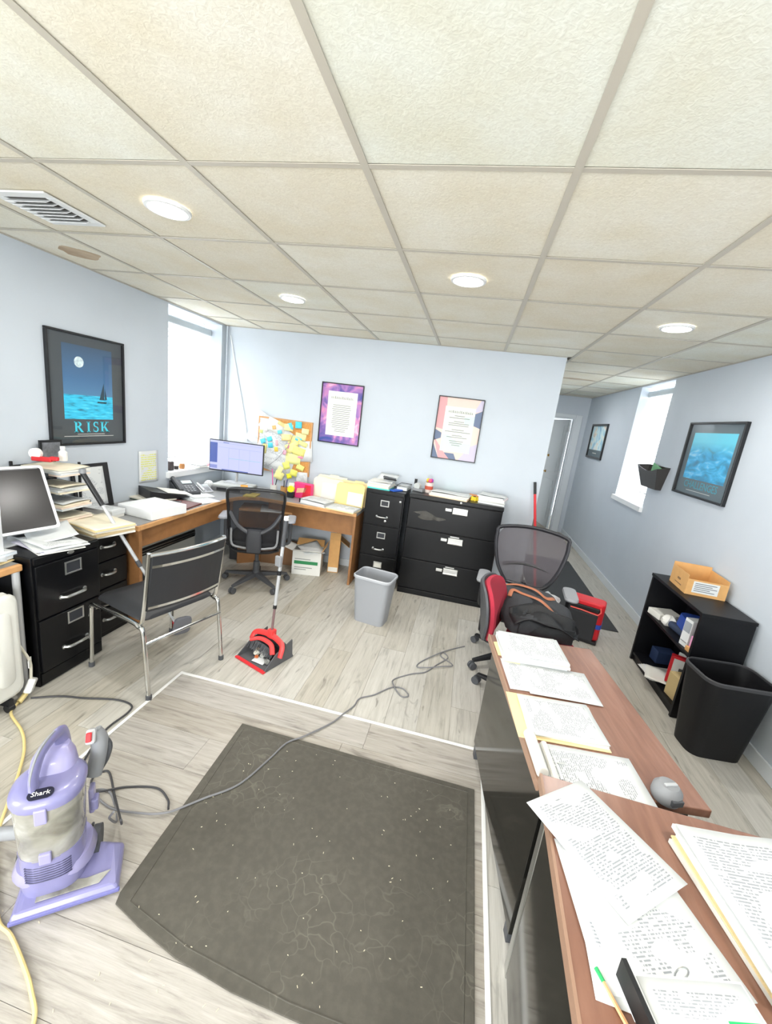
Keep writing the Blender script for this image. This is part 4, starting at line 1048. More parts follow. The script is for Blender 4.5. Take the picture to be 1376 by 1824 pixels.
nt.links.new(nb.outputs['Fac'], bp.inputs['Height']); nt.links.new(bp.outputs[0], b.inputs['Normal'])
M_RUBBER = m
t = thing('floor_mat', 'large dark brown rubber floor mat with a rounded worn corner', 'mat', (-.33, 1.24, 0))
mo = [(-.942, 1.720), (.284, 1.710), (.284, .772), (-.20, .772), (-.42, .778), (-.62, .80), (-.78, .835), (-.90, .868), (-.912, .90)]
part(MB().prism(mo, .0008, .006), 'body', M_RUBBER, t, world=True, bevel=.002)
mi = [(-.915, 1.692), (.252, 1.683), (.252, .802), (-.25, .802), (-.60, .832), (-.86, .885)]
part(MB().tube([(x, y, .006) for x, y in mi + [mi[0]]], .0022, 6), 'border_ridge', M_RUBBER, t, world=True)
mb = MB(); rg = random.Random(21)
for k in range(90):
    x, y = rg.uniform(-.85, .26), rg.uniform(.80, 1.66); a = rg.uniform(0, 3.1); l = rg.uniform(.002, .007)
    mb.cbox((x, y, .0068), (l, .0018, .0014), Matrix.Rotation(a, 3, 'Z'))
for k in range(26):
    x, y = rg.uniform(-1.25, -.2), rg.uniform(.56, .80)
    if y < .79 - .1 * (x > -.4) : mb.cbox((x, y, .001), (rg.uniform(.003, .009), .002, .0014), Matrix.Rotation(rg.uniform(0, 3), 3, 'Z'))
o = single(mb, 'floor_crumbs', mat('pale_crumbs', '#d6cdb4', .9), 'scattered pale crumbs and lint on the dark mat and floor', 'crumbs'); o['kind'] = 'stuff'
t = single(MB().prism([(-.36, -1.05), (.36, -1.05), (.36, 1.05), (-.36, 1.05)], .0008, .006), 'floor_mat', mat('charcoal_mat', '#3a3c3e', .8, noise=.1, nscale=60, bump=.2, bscale=200), 'long charcoal floor mat in the side hallway entrance', 'mat', (1.255, 4.93, 0), bevel=.002)

# ---------------------------------------------------------------- vacuum cleaner
M_LAV = mat('lavender_plastic', '#8482ad', .28, coat=.3)
M_LAV2 = mat('pale_lavender_plastic', '#9c98c0', .28, coat=.3)
M_CUP, nt, b = node_mat('smoky_clear_plastic')
tc = nt.nodes.new('ShaderNodeTexCoord'); nz = nt.nodes.new('ShaderNodeTexNoise'); nz.inputs['Scale'].default_value = 9; nz.inputs['Detail'].default_value = 4; nz.inputs['Distortion'].default_value = .6
nt.links.new(tc.outputs['Object'], nz.inputs['Vector']); nt.links.new(ramp(nt, nz.outputs['Fac'], ((.35, '#77746a'), (.5, '#a3a196'), (.65, '#c2c1b8'))).outputs[0], b.inputs['Base Color'])
b.inputs['Roughness'].default_value = .10; b.inputs['Alpha'].default_value = .7; b.inputs['Coat Weight'].default_value = .6
t = thing('vacuum_cleaner', 'lavender upright vacuum cleaner with clear dust cup and grey hose', 'vacuum cleaner', (-1.10, .88, 0), R(36.9))
GX = -.015
hd = [(-.13, -.096), (.158, -.096), (.158, .06), (.10, .085), (-.09, .085), (-.13, .06)]
sc2 = lambda k, dx=0., dy=0.: [(x * k + .014 * (1 - k) + dx, y * k + dy, 0) for x, y in hd]
mb = MB().loft([[(x, y, .006) for x, y, _ in sc2(1)], [(x, y, .03) for x, y, _ in sc2(1)], [(x, y, .040) for x, y, _ in sc2(.93)], [(x * .93, y, .052 if y > -.05 else .043) for x, y, _ in sc2(.86)]])
h_ = part(mb, 'floor_head', M_LAV, t, bevel=.008, seg=3)
part(MB().box(-.133, -.099, .010, .161, -.088, .026), 'bumper', mat('violet_bumper', '#6f6fa8', .4), h_, bevel=.004)
part(MB().prism([(-.07, -.075), (.10, -.075), (.13, -.04), (.06, -.045), (.0, -.03), (-.07, -.045)], .046, .0495), 'brush_window', M_CUP, h_, bevel=.002)
BX, BY = -.034, .012
ov = lambda w_, d_, z, n=6, cx=BX, cy=BY: [(x, y, z) for x, y in rrect(w_, d_, min(w_, d_) * .42, n, cx, cy)]
part(MB().loft([ov(.17, .14, .04), ov(.175, .15, .06), ov(.178, .155, .085), ov(.17, .155, .10), ov(.172, .16, .19), ov(.176, .165, .205)]), 'motor_housing', M_LAV, t, smooth=True)
part(MB().loft([ov(.215, .17, .085, cy=.03), ov(.225, .18, .10, cy=.03), ov(.20, .175, .13, cy=.03)]), 'skirt', M_LAV2, t, smooth=True)
for k in range(7):
    z = .115 + k * .0095
    part(MB().tube([(BX - .06 + .12 * i / 8, BY - .0775 - .001 + .012 * abs(i / 4 - 1) ** 3, z) for i in range(9)], .0026, 5), 'vent_slot', mat('dark_violet', '#3b3a58', .6), t)
part(MB().loft([ov(.172, .165, .2), ov(.186, .175, .40)]), 'dust_cup', M_CUP, t, smooth=True)
part(MB().loft([ov(.10, .10, .205), ov(.12, .11, .27), ov(.085, .085, .30), ov(.09, .09, .40)]), 'cyclone', mat('dusty_grey', '#a09c8c', .7, noise=.2, nscale=20), t, smooth=True)
part(MB().loft([ov(.19, .18, .395), ov(.196, .186, .405), ov(.194, .184, .42), ov(.17, .165, .432), ov(.13, .13, .437)]), 'lid', M_LAV, t, smooth=True)
part(MB().box(BX - .018, BY - .098, .355, BX + .014, BY - .086, .41), 'latch', M_LAV2, t, bevel=.004); part(MB().box(BX - .016, BY - .094, .195, BX + .016, BY - .080, .235), 'latch', M_LAV2, t, bevel=.004)
part(MB().loft([ov(.13, .10, .43, cy=.065), ov(.115, .08, .465, cy=.075), ov(.08, .05, .49, cy=.09)]), 'crown', M_LAV2, t, smooth=True)
hp = smooth_path([(BX - .03, -.022, .437), (BX - .03, -.012, .475), (BX - .018, .02, .525), (BX + .005, .07, .54), (BX + .015, .10, .52), (BX + .02, .115, .44)], 5)
part(MB().tube(hp, .026, 10, flat=.5), 'carry_handle', M_LAV, t, smooth=True)
part(MB().tube([p + Vector((-.001, -.004, .007)) for p in hp[2:16]], .021, 8, flat=.4), 'handle_grip', M_MIDGREY, t, smooth=True)
bd = part(MB().prism(rrect(.066, .034, .0165, 6), 0, .003), 'badge', mat('dark_navy_badge', '#14162a', .3), t)
bd.location = (BX - .005, -.052, .4395); bd.rotation_euler = (R(8), 0, 0)
text_mesh('Shark', .021, M_WHITEPL, parent=bd, M=Matrix.Translation((0, 0, .0033)))
# hose cuff, grip and hose
g = part(MB().tube(smooth_path([(.065, .10, .33), (.08, .12, .40), (.082, .125, .45), (.065, .13, .48)], 4), .027, 10), 'wand_grip', M_MIDGREY, t, smooth=True)
part(MB().cbox((.062, .108, .482), (.03, .036, .05), Matrix.Rotation(R(-35), 3, 'X')), 'grip_panel', M_SILVER, g, bevel=.008)
part(MB().cbox((.059, .088, .495), (.016, .016, .03), Matrix.Rotation(R(-35), 3, 'X')), 'release_button', M_RED, g, bevel=.003)
part(MB().tube(smooth_path([(.085, .13, .46), (.108, .13, .42), (.10, .125, .37), (.08, .12, .33)], 4), .012, 8), 'trigger_loop', M_GREYPL, g, smooth=True)
hs = smooth_path([(-.09, .05, .20), (-.14, .07, .19), (-.22, .11, .165), (-.34, .18, .11), (-.47, .25, .04)], 12)
rings = []
part(MB().tube(hs, .021, 10), 'hose', M_MIDGREY, t, smooth=True)
for s in (-1, 1):
    part(MB().cyl((BX + s * .105 - .012, .085, .052), (BX + s * .105 + .012, .085, .052), .05, 18), 'wheel', M_GREYPL, t, smooth=True)
part(MB().box(BX + .088, .06, .20, BX + .105, .10, .30), 'cord_hook', M_LAV2, t, bevel=.006)
part(MB().box(BX + .095, .05, .22, BX + .118, .085, .265), 'cord_hook', M_LAV, t, bevel=.006)

# ---------------------------------------------------------------- upright dustpan with its broom
t = thing('dustpan', 'red and grey upright dustpan with long pole, holding litter on the floor', 'dustpan', (-1.17, 2.19, 0), R(-21))
M_PAN = mat('dark_grey_pan', '#56575a', .5)
part(MB().loft([[(-.135, 0, .002), (.135, 0, .002), (.13, .26, .002), (-.13, .26, .002)], [(-.135, 0, .006), (.135, 0, .006), (.13, .26, .012), (-.13, .26, .012)]]), 'pan', M_PAN, t)
for s in (-1, 1):
    a, c = s * .135, s * .128
    part(MB().loft([[(a, .0, .006), (s * .131, .255, .006), (s * .125, .25, .135), (s * .13, .10, .085)], [(c, .0, .006), (s * .124, .255, .006), (s * .118, .25, .135), (s * .123, .10, .085)]]), 'side_wall', M_PAN, t)
part(MB().loft([[(-.131, .255, .006), (.131, .255, .006), (.128, .17, .135), (-.128, .17, .135)], [(-.131, .265, .006), (.131, .265, .006), (.128, .18, .14), (-.128, .18, .14)]]), 'back_wall', M_PAN, t)
part(MB().box(-.138, -.008, .001, .138, .014, .012), 'lip', M_RED, t, bevel=.003)
M_SALMON = mat('salmon_red_plastic', '#e2403f', .4)
hood = smooth_path([(-.14, .125, .085), (-.132, .15, .128), (-.07, .165, .146), (0, .168, .152), (.07, .165, .146), (.132, .15, .128), (.14, .125, .06)], 5)
part(MB().tube(hood, .019, 8, flat=.6), 'hood', M_SALMON, t, smooth=True)
part(MB().box(-.024, .155, .13, .024, .20, .19), 'pole_socket', M_SALMON, t, bevel=.006)
br = part(MB().tube(smooth_path([(-.115, .10, .10), (-.06, .125, .12), (0, .13, .124), (.06, .125, .115), (.10, .10, .075)], 4), .017, 8, flat=.7), 'brush_block', M_SALMON, t, smooth=True)
mb = MB(); rb = random.Random(2)
for k in range(46):
    u = k / 45; x = -.115 + .215 * u; mb.cyl((x, .125 - .1 * (u - .5) ** 2, .105 - .02 * u), (x + rb.uniform(-.008, .008), .085 + rb.uniform(-.012, .012), .05), .0022, 4)
o = part(mb, 'bristles', M_GREYPL, t); o['kind'] = 'stuff'
pd = Vector((.035, .045, 1.)).normalized(); q0 = Vector((0, .177, .185))
part(MB().cyl(q0, q0 + pd * .16, .0085, 10), 'lower_pole', mat('pinkish_steel', '#7d6263', .5), t, smooth=True)
for ja, jb, jr in ((.16, .185, .013), (.40, .43, .0145)): part(MB().cyl(q0 + pd * ja, q0 + pd * jb, jr, 10), 'joint', M_BLACKPL, t, smooth=True)
part(MB().cyl(q0 + pd * .185, q0 + pd * .60, .0115, 10), 'upper_pole', M_SILVER, t, smooth=True)
part(MB().cyl(q0 + pd * .60, q0 + pd * .78, .015, 10), 'grip', M_GREYPL, t, smooth=True)
part(MB().cyl(q0 + pd * .775, q0 + pd * .80, .016, 10), 'end_cap', M_WHITEPL, t, smooth=True)
part(MB().cbox(q0 + pd * .50 + Vector((0, -.02, 0)), (.05, .022, .07)), 'clip', M_MIDGREY, t, bevel=.006)
M_LITTER = mat('crushed_paper', '#d5d3c8', .9)
for k, (x, y, s_, c) in enumerate(((-.05, .10, .022, '#d5d3c8'), (-.07, .13, .02, '#b9ad94'), (.0, .12, .026, '#a7a8a4'), (.045, .12, .022, '#3a3b3d'), (.075, .08, .02, '#8d8e8a'), (-.02, .075, .013, '#c46b3a'))):
    def crum(a, p, s_=s_): k_ = s_ * (1 + .3 * math.sin(3 * a + 2 * p + s_ * 300)); return (k_ * math.cos(p) * math.cos(a), k_ * math.cos(p) * math.sin(a), max(k_ * math.sin(p) * .8, -s_ * .6) + s_ * .6)
    o = single(blob(crum, 9, 6), 'crumpled_litter', mat('litter_%d' % k, c, .9), ('crushed white paper scrap at the left of the dustpan', 'tan crumpled scrap at the back left of the dustpan', 'grey dust clump at the back of the dustpan', 'black scrap under the dustpan brush', 'grey scrap at the right of the dustpan', 'small orange scrap in the dustpan')[k], 'litter')
    v = Matrix.Rotation(R(-21), 3, 'Z') @ Vector((x, y, .011)); o.location = (-1.17 + v.x, 2.19 + v.y, v.z)
o = sheet('folded white card lying in the dustpan mouth', 0, 0, 0, -10, M_PAPER, .09, .065, cat='litter', seed=3)
v = Matrix.Rotation(R(-21), 3, 'Z') @ Vector((.02, .07, .012)); o.location = (-1.17 + v.x, 2.19 + v.y, v.z)

# ---------------------------------------------------------------- flat mop leaning on the letter trays
MOPR = Matrix.Rotation(R(-68), 4, 'Y')
t = thing('flat_mop', 'silver telescopic flat mop leaning against the letter trays', 'mop', (-1.85, 2.36, 0))
a0, a1 = Vector((-1.84, 2.345, .075)), Vector((-2.325, 2.113, 1.115)); dv = a1 - a0
part(MB().cyl(a0, a0 + dv * .42, .0095, 10), 'lower_pole', M_SILVER, t, smooth=True, world=True)
part(MB().cyl(a0 + dv * .42, a0 + dv * .80, .0115, 10), 'upper_pole', M_SILVER, t, smooth=True, world=True)
for ja, jb in ((.405, .445), (.625, .655)): part(MB().cyl(a0 + dv * ja, a0 + dv * jb, .0145, 10), 'joint', M_GREYPL, t, smooth=True, world=True)
part(MB().cyl(a0 + dv * .80, a0 + dv * .995, .0155, 10), 'grip', M_BLACKPL, t, smooth=True, world=True)
part(MB().lathe([(.001, 0), (.019, .004), (.019, .03), (.001, .034)], c=a1 - Vector((-.005, 0, .012)), n=12), 'hanging_cap', M_MIDGREY, t, smooth=True, world=True)
part(MB().cyl(a0 - dv * .055, a0 + dv * .01, .016, 10), 'swivel', M_RED, t, smooth=True, world=True)
mb = MB(); mb.T = Matrix.Translation((-1.80, 2.345, .003)) @ Matrix.Rotation(R(-35), 4, 'Z')
mb.T = mb.T @ MOPR; part(mb.prism(rrect(.15, .10, .03, 3, .078, 0), .004, .018), 'head_plate', M_GREYPL, t, world=True, bevel=.003)
mb = MB(); mb.T = Matrix.Translation((-1.80, 2.345, .003)) @ Matrix.Rotation(R(-35), 4, 'Z')
mb.T = mb.T @ MOPR; part(mb.prism(rrect(.165, .115, .035, 3, .084, 0), -.014, .004), 'pad', mat('grey_microfibre', '#75767c', .95, bump=.3, bscale=200), t, world=True, bevel=.003)

# ---------------------------------------------------------------- cords
M_CORD = mat('grey_cable', '#77777a', .5); M_DCORD = mat('dark_cable', '#3d3d40', .5); M_YCORD = mat('yellow_cable', '#e0cc8c', .5)
def cord(name, label, pts, r, m, zb=None):
    P = smooth_path([Vector((x, y, (z if z is not None else 0) + r + .0006)) for x, y, z in pts], 8)
    return single(MB().tube(P, r, 8), name, m, label, 'cord', smooth=True)
Z0, ZM = 0., .0065
cord('power_cord', 'grey cord running over the mat from the vacuum to the mesh chair',
     [(-1.02, .99, .20), (-1.07, 1.02, .12), (-1.12, 1.10, Z0), (-1.24, 1.19, Z0), (-1.30, 1.17, Z0 + .004), (-1.18, 1.135, Z0), (-1.03, 1.15, Z0 + .009), (-.965, 1.175, Z0 + .009), (-.935, 1.20, ZM), (-.86, 1.28, ZM), (-.76, 1.385, ZM), (-.70, 1.55, ZM), (-.665, 1.668, ZM), (-.60, 1.74, ZM), (-.50, 1.88, Z0 + .002), (-.455, 1.972, .0062), (-.42, 2.06, Z0), (-.405, 2.136, Z0), (-.33, 2.20, Z0),
      (-.24, 2.31, Z0), (-.17, 2.325, Z0), (-.125, 2.27, Z0), (-.17, 2.25, Z0), (-.235, 2.33, .009), (-.24, 2.40, Z0), (-.14, 2.50, Z0), (-.05, 2.56, Z0), (.02, 2.68, Z0), (.09, 2.80, Z0), (.05, 2.86, Z0), (.04, 2.80, Z0), (.13, 2.72, Z0), (.06, 2.66, .009), (-.05, 2.60, .009), (-.115, 2.60, Z0), (-.09, 2.68, Z0), (.03, 2.83, .009), (.12, 2.94, Z0), (.21, 3.02, Z0)], .0042, M_CORD)
cord('power_cord', 'dark looped cord lying beside the vacuum cleaner',
     [(-1.0, 1.0, .16), (-1.06, 1.06, .06), (-1.22, 1.19, .001), (-1.33, 1.27, Z0), (-1.36, 1.22, Z0), (-1.29, 1.17, .009), (-1.20, 1.23, Z0), (-1.08, 1.265, Z0), (-1.0, 1.235, Z0), (-.962, 1.192, .0095)], .0042, M_DCORD)
cord('power_cord', 'dark cord on the floor from the radiator plug to the vacuum',
     [(-2.05, 1.51, Z0), (-1.93, 1.57, Z0), (-1.81, 1.60, Z0), (-1.66, 1.645, Z0), (-1.555, 1.64, Z0), (-1.52, 1.58, .0062), (-1.53, 1.45, Z0), (-1.45, 1.25, Z0), (-1.30, 1.10, Z0), (-1.17, 1.03, .03), (-1.12, 1.0, .10)], .0048, M_DCORD)
t = thing('extension_cord', 'yellow extension cord curving along the left floor to a white plug', 'cord', (-1.9, 1.3, 0))
yp = [(-2.07, 1.50, .02), (-2.06, 1.44, Z0), (-2.02, 1.39, Z0), (-1.87, 1.325, Z0), (-1.76, 1.25, Z0), (-1.66, 1.15, Z0), (-1.55, 1.02, Z0), (-1.47, .93, Z0), (-1.36, .84, Z0), (-1.20, .735, Z0), (-1.12, .713, Z0), (-1.005, .664, Z0), (-.94, .63, Z0), (-.88, .588, Z0), (-.84, .50, Z0)]
P = smooth_path([Vector((x, y, z + .0066)) for x, y, z in yp], 8)
part(MB().tube(P, .006, 8), 'cable', M_YCORD, t, smooth=True, world=True)
part(MB().tube([(-2.075, 1.51, .05), (-2.07, 1.50, .03), (-2.062, 1.46, .012)], .013, 8), 'socket', M_YCORD, t, smooth=True, world=True)
mb = MB(); mb.T = Matrix.Translation((-2.065, 1.525, .068)) @ Matrix.Rotation(R(-28), 4, 'X') @ Matrix.Rotation(R(35), 4, 'Z')
part(mb.cbox((0, 0, 0), (.035, .05, .075)), 'plug', M_WHITEPL, t, world=True, bevel=.008)
part(MB().tube(smooth_path([(-2.066, 1.53, .10), (-2.07, 1.535, .20), (-2.072, 1.50, .30), (-2.075, 1.47, .38)], 5), .007, 8), 'radiator_lead', mat('cream_cable', '#d9d5c4', .5), t, smooth=True, world=True)
part(MB().cbox((-2.068, 1.532, .20), (.004, .05, .04), Matrix.Rotation(R(40), 3, 'Z')), 'tag', M_WHITEPL, t, world=True)
cord('cable', 'pale cable slanting down the back wall in the left corner', [(-2.665, 4.212, 2.30), (-2.60, 4.212, 2.02), (-2.52, 4.212, 1.70), (-2.45, 4.212, 1.40), (-2.42, 4.212, 1.22)], .006, mat('pale_cable', '#e8edef', .5))
cord('cable', 'grey conduit running up the corner beside the left window', [(-2.69, 4.19, .75), (-2.69, 4.19, 1.5), (-2.69, 4.19, 2.385)], .008, mat('grey_conduit', '#c3cad2', .5))

# ---------------------------------------------------------------- things on the left cabinets and side table
CT = .7555                                                     # near cabinet top
stack('paper_stack', 'loose white paper pile spread over the near filing cabinet top', 'papers', -2.20, 1.80, CT, 72, [(.006, M_PAPER2), (.005, mat('lilac_paper', '#d9d7e6', .8)), (.005, M_PAPER), (.004, M_PAPER)], M_PRINT_S, jit=.02, seed=4, jrot=9, curl=.012)
sheet('white sheet with a raised corner leaning towards the tilted monitor', -2.285, 1.86, CT + .021, 60, M_PAPER, seed=8, lift=lambda u, v: .05 * max(0, v - .5) ** 2 + .03 * u * u)
stack('paper_stack', 'blue-white papers over manila folders at the left table corner', 'papers', -2.285, 1.455, .727, 10, [(.006, M_MANILA), (.006, M_MANILA2), (.02, M_PAPER), (.015, mat('bluish_paper', '#e3ecf3', .8))], M_PRINT_S, jit=.012, seed=6, jrot=6)
# monitor
th0, ph0 = R(24), R(12)
h = Vector((math.cos(ph0), -math.sin(ph0), 0)); U = Vector((-math.sin(ph0), -math.cos(ph0), 0))
V = -h * math.sin(th0) + Vector((0, 0, math.cos(th0))); N = h * math.cos(th0) + Vector((0, 0, math.sin(th0)))
t = thing('computer_monitor', 'large silver-rimmed monitor with dark screen tilted back at the left edge', 'monitor', (-2.33, 1.69, CT))
O_ = Vector((-2.25, 1.90, .822)) - t.location
Ms = Matrix(((U.x, V.x, N.x, O_.x), (U.y, V.y, N.y, O_.y), (U.z, V.z, N.z, O_.z), (0, 0, 0, 1)))
WD, HT = .46, .375
mb = MB(); mb.T = Ms; part(mb.prism(rrect(WD, HT, .018, 4, WD / 2, HT / 2), -.028, 0), 'housing', M_STEEL if False else mat('pale_aluminium', '#d5d7d8', .3, .5), t, bevel=.004)
mb = MB(); mb.T = Ms; part(mb.prism(rrect(WD - .036, HT - .034, .012, 4, WD / 2, HT / 2), 0, .0015), 'screen', mat('dark_screen', '#141213', .22), t)
mb = MB(); mb.T = Ms; part(mb.box(.03, HT - .022, .0016, WD - .03, HT - .019, .002), 'screen_trim', M_MIDGREY, t)
c_ = Ms @ Vector((WD / 2, .1, -.03)); f_ = Vector((.03, -.03, 0))
part(MB().tube([c_, c_ + Vector((-.05, .01, -.05)), Vector((c_.x - .06, c_.y + .01, .012))], .03, 8, flat=.3), 'neck', mat('pale_aluminium', '#d5d7d8', .3, .5), t, smooth=True)
part(MB().box(c_.x - .13, c_.y - .075, 0, c_.x + .06, c_.y + .085, .008), 'foot', mat('pale_aluminium', '#d5d7d8', .3, .5), t, bevel=.003)
t = thing('tablet_stand', 'bent aluminium stand in front of the tilted monitor at the left edge', 'stand', (-2.225, 1.57, .775 - .0195), R(-30))
L1 = smooth_path([(0, 0, .335), (0, 0, .05), (.008, 0, .012), (.04, 0, .004), (.11, 0, .003)], 4)
part(MB().loft([[p + Vector((0, y, 0)) for y, p in ((-.05, p), (.0, p), (0.0, p + Vector((.003, 0, .003))), (-.05, p + Vector((.003, 0, .003))))] for p in L1]), 'bent_plate', mat('pale_aluminium', '#d5d7d8', .3, .5), t)
# envelopes on the pedestal
stack('envelope_stack', 'fat pile of manila envelopes on the black drawer pedestal', 'envelopes', -2.262, 2.165, .7355, 78, [(.012, M_PAPER2), (.016, mat('aged_manila', '#c9b48a', .8)), (.010, M_MANILA2), (.008, M_PAPER), (.009, M_MANILA)], M_MANILA2, wd=.26, ln=.33, jit=.008, seed=9, jrot=4, piece='envelope')
# letter trays against the wall
t = thing('letter_tray', 'black four-tier letter tray overflowing with papers below the sailing poster', 'letter tray', (-2.575, 2.13, .7355))
M_TRAY = mat('black_tray_plastic', '#1b1c1f', .5)
rt = random.Random(12)
for k in range(4):
    z = .02 + k * .105
    part(MB().box(-.14, -.14, z, .14, .14, z + .006).box(-.14, -.14, z, -.136, .14, z + .04).box(-.14, -.14, z, .14, -.136, z + .03).box(-.14, .136, z, .14, .14, z + .03), 'tier', M_TRAY, t)
for (x, y) in ((-.135, -.135), (-.135, .135), (.06, -.139), (.06, .139)):
    part(MB().box(x - .006, y - .006, 0, x + .006, y + .006, .40), 'post', M_TRAY, t)
cols = [M_PAPER, M_PAPER2, M_MANILA2, mat('blush_paper', '#efdccb', .8), M_PAPER]
for k in range(4):
    z = -.5 + .0; zz = .7355 + .0265 + k * .105; h = 0
    lay = [(rt.uniform(.008, .016), rt.choice(cols)) for _ in range(rt.choice((3, 4)))]
    nm = ('bottom', 'second', 'third', 'top')[k]
    stack('paper_stack', 'wavy stack of papers in the %s tier of the black letter tray' % nm, 'papers', -2.535, 2.13, zz, rt.uniform(84, 96), lay, rt.choice((M_PRINT_S, M_PAPER, M_MANILA2)), jit=.012, seed=30 + k, jrot=6, curl=.014, group='papers in the letter tray')
zt = .7355 + .0265 + 3 * .105 + .075
t = thing('tape_dispenser', 'red tape gun on top of the letter tray papers', 'tape dispenser', (-2.56, 2.06, zt), R(20))
part(MB().box(-.05, -.016, 0, .06, .016, .028), 'body', M_RED, t, bevel=.006); part(MB().cyl((-.03, -.013, .045), (-.03, .013, .045), .033, 16), 'tape_roll', mat('white_tape', '#eceae6', .5), t, smooth=True)
part(MB().box(.05, -.012, .01, .095, .012, .035), 'nose', M_RED, t, bevel=.005)
t = thing('bottle', 'small white bottle beside the red tape gun on the letter tray', 'bottle', (-2.52, 2.165, zt))
part(MB().lathe([(.001, 0), (.022, 0), (.024, .01), (.024, .055), (.012, .068), (.011, .072), (.001, .072)], n=16), 'body', M_WHITEPL, t, smooth=True); part(MB().lathe([(.001, .072), (.014, .072), (.014, .092), (.001, .094)], n=14), 'cap', M_WHITEPL, t, smooth=True)
t = thing('picture_frame', 'small black photo frame leaning on the wall behind the letter tray', 'frame', (-2.685, 2.22, zt - .02))
part(MB().box(0, -.075, 0, .012, .075, .13), 'frame', M_BLKFRAME, t, bevel=.002); part(MB().box(.0125, -.06, .015, .0135, .06, .115), 'photo', mat('dark_photo', '#6d7075', .5, noise=.4, nscale=30), t)

# ---------------------------------------------------------------- things on the left wing of the desk
DT = .7426
t = thing('document_board', 'black display board with a white printed page leaning on the left wall', 'board', (-2.66, 2.53, DT))
Mt = Matrix.Rotation(R(-9), 4, 'Y')
mb = MB(); mb.T = Mt; part(mb.box(-.012, -.155, 0, 0, .155, .335), 'backboard', M_BLACKPL, t, bevel=.003)
pg = sheet_obj('page', .235, .29, M_PRINT_S, t, curl=.001, seed=2); pg.matrix_basis = Mt @ Matrix.Translation((.001, -.015, .165)) @ Matrix.Rotation(R(90), 4, 'Z') @ Matrix.Rotation(R(90), 4, 'X')
stack('paper_stack', 'thick stack of white paper in front of the black display board', 'papers', -2.50, 2.42, DT, 96, [(.02, M_PAPER2), (.025, M_PAPER), (.012, M_PAPER)], M_PRINT_S, jit=.006, seed=40, wd=.125, ln=.25)
single(MB().box(-.163, -.163, 0, .163, .163, .072), 'paper_box', mat('white_box_card', '#eef0f1', .6), 'flat closed white cardboard box at the front corner of the desk', 'box', (-2.29, 2.665, DT), R(-7), bevel=.004)
# flat books by the wall
for k, (c, lab) in enumerate((('#3f5a4c', 'thin green booklet under the black binder'), ('#e6e2d4', 'cream booklet stacked on the green booklet'), ('#6a3b38', 'maroon booklet in front of the black binder'))):
    single(MB().box(-.11, -.15, 0, .11, .15, .012), 'booklet', mat('booklet_%d' % k, c, .6), lab, 'booklet', ((-2.575, -2.575, -2.33)[k], (2.99, 2.99, 2.99)[k], DT + (0, .0122, 0)[k]), R((80, 84, 95)[k]), bevel=.001)
t = thing('ring_binder', 'black ring binder lying open by the left wall', 'binder', (-2.55, 3.085, DT + .0245), R(62))
part(MB().loft([[(-.15, -.13, 0), (.17, -.13, 0), (.17, .13, 0), (-.15, .13, 0)], [(-.15, -.13, .075), (.17, -.13, .008), (.17, .13, .008), (-.15, .13, .075)]]), 'cover', M_BLACKPL, t, bevel=.003)
part(MB().box(-.02, -.12, .048, .20, .12, .051, Matrix.Rotation(R(9), 4, 'Y')), 'page_block', M_PAPER2, t)
sp_ = MB().box(-.158, -.13, 0, -.15, .13, .078); part(sp_, 'spine', M_BLACKPL, t)
t = thing('wall_calendar', 'tall paper list with yellow highlighted rows taped to the left wall', 'calendar', (XL + .003, 3.105, .865))
o = sheet_obj('page', .215, .275, M_PRINT_Y, t, curl=.008, seed=5); o.matrix_basis = Matrix.Translation((.002, 0, .135)) @ Matrix.Rotation(R(90), 4, 'Z') @ Matrix.Rotation(R(90), 4, 'X')
def desk_phone(loc, rz, label, m, scale=1., tilt=24):
    t = thing('desk_phone', label, 'telephone', loc, R(rz)); s_ = scale
    Mt = Matrix.Rotation(R(tilt), 4, 'X')
    part(MB().loft([[(-.10 * s_, -.10 * s_, 0), (.10 * s_, -.10 * s_, 0), (.10 * s_, .09 * s_, 0), (-.10 * s_, .09 * s_, 0)], [(-.10 * s_, -.10 * s_, .02 * s_), (.10 * s_, -.10 * s_, .02 * s_), (.10 * s_, .09 * s_, .105 * s_), (-.10 * s_, .09 * s_, .105 * s_)]]), 'body', m, t, bevel=.006)
    zf = lambda y: (.02 + (.085) * (y + .10) / .19) * s_
    part(MB().tube([(-.072 * s_, y * s_, zf(y) + .022 * s_) for y in (-.095, -.07, .0, .06, .085)], .02 * s_, 8), 'handset', m, t, smooth=True)
    sc_ = MB(); sc_.T = Matrix.Translation((.035 * s_, .05 * s_, zf(.05) + .001)) @ Mt; part(sc_.box(-.045 * s_, -.022 * s_, 0, .045 * s_, .022 * s_, .003), 'display', mat('phone_display', '#b9c2c4', .3), t)
    for i in range(4):
        for j in range(3):
            y = -.075 + i * .023; kx = MB(); kx.T = Matrix.Translation(((.0 + j * .028) * s_, y * s_, zf(y) + .001)) @ Mt
            part(kx.box(-.010 * s_, -.007 * s_, 0, .010 * s_, .007 * s_, .004 * s_), 'key', M_MIDGREY, t)
desk_phone((-2.565, 3.385, DT), 62, 'black desk telephone with display beside the open binder', mat('phone_charcoal', '#35373b', .45), 1.05, 26)
desk_phone((-2.475, 3.555, DT), 70, 'smaller silver-grey telephone right of the black desk telephone', M_SILVER, .62, 22)
sheet('white printed sheet lying by the front edge of the left desk wing', -2.305, 3.25, DT, 75, M_PRINT_S, .216, .30, seed=13)
sheet('white sheet half under the black telephone', -2.44, 3.40, DT + .0008, 65, M_PRINT_S, seed=14)
single(MB().box(-.05, -.02, 0, .05, .02, .016), 'stapler', M_BLACKPL, 'small black stapler on the desk behind the white box', 'stapler', (-2.38, 3.02, DT), R(20), bevel=.005)
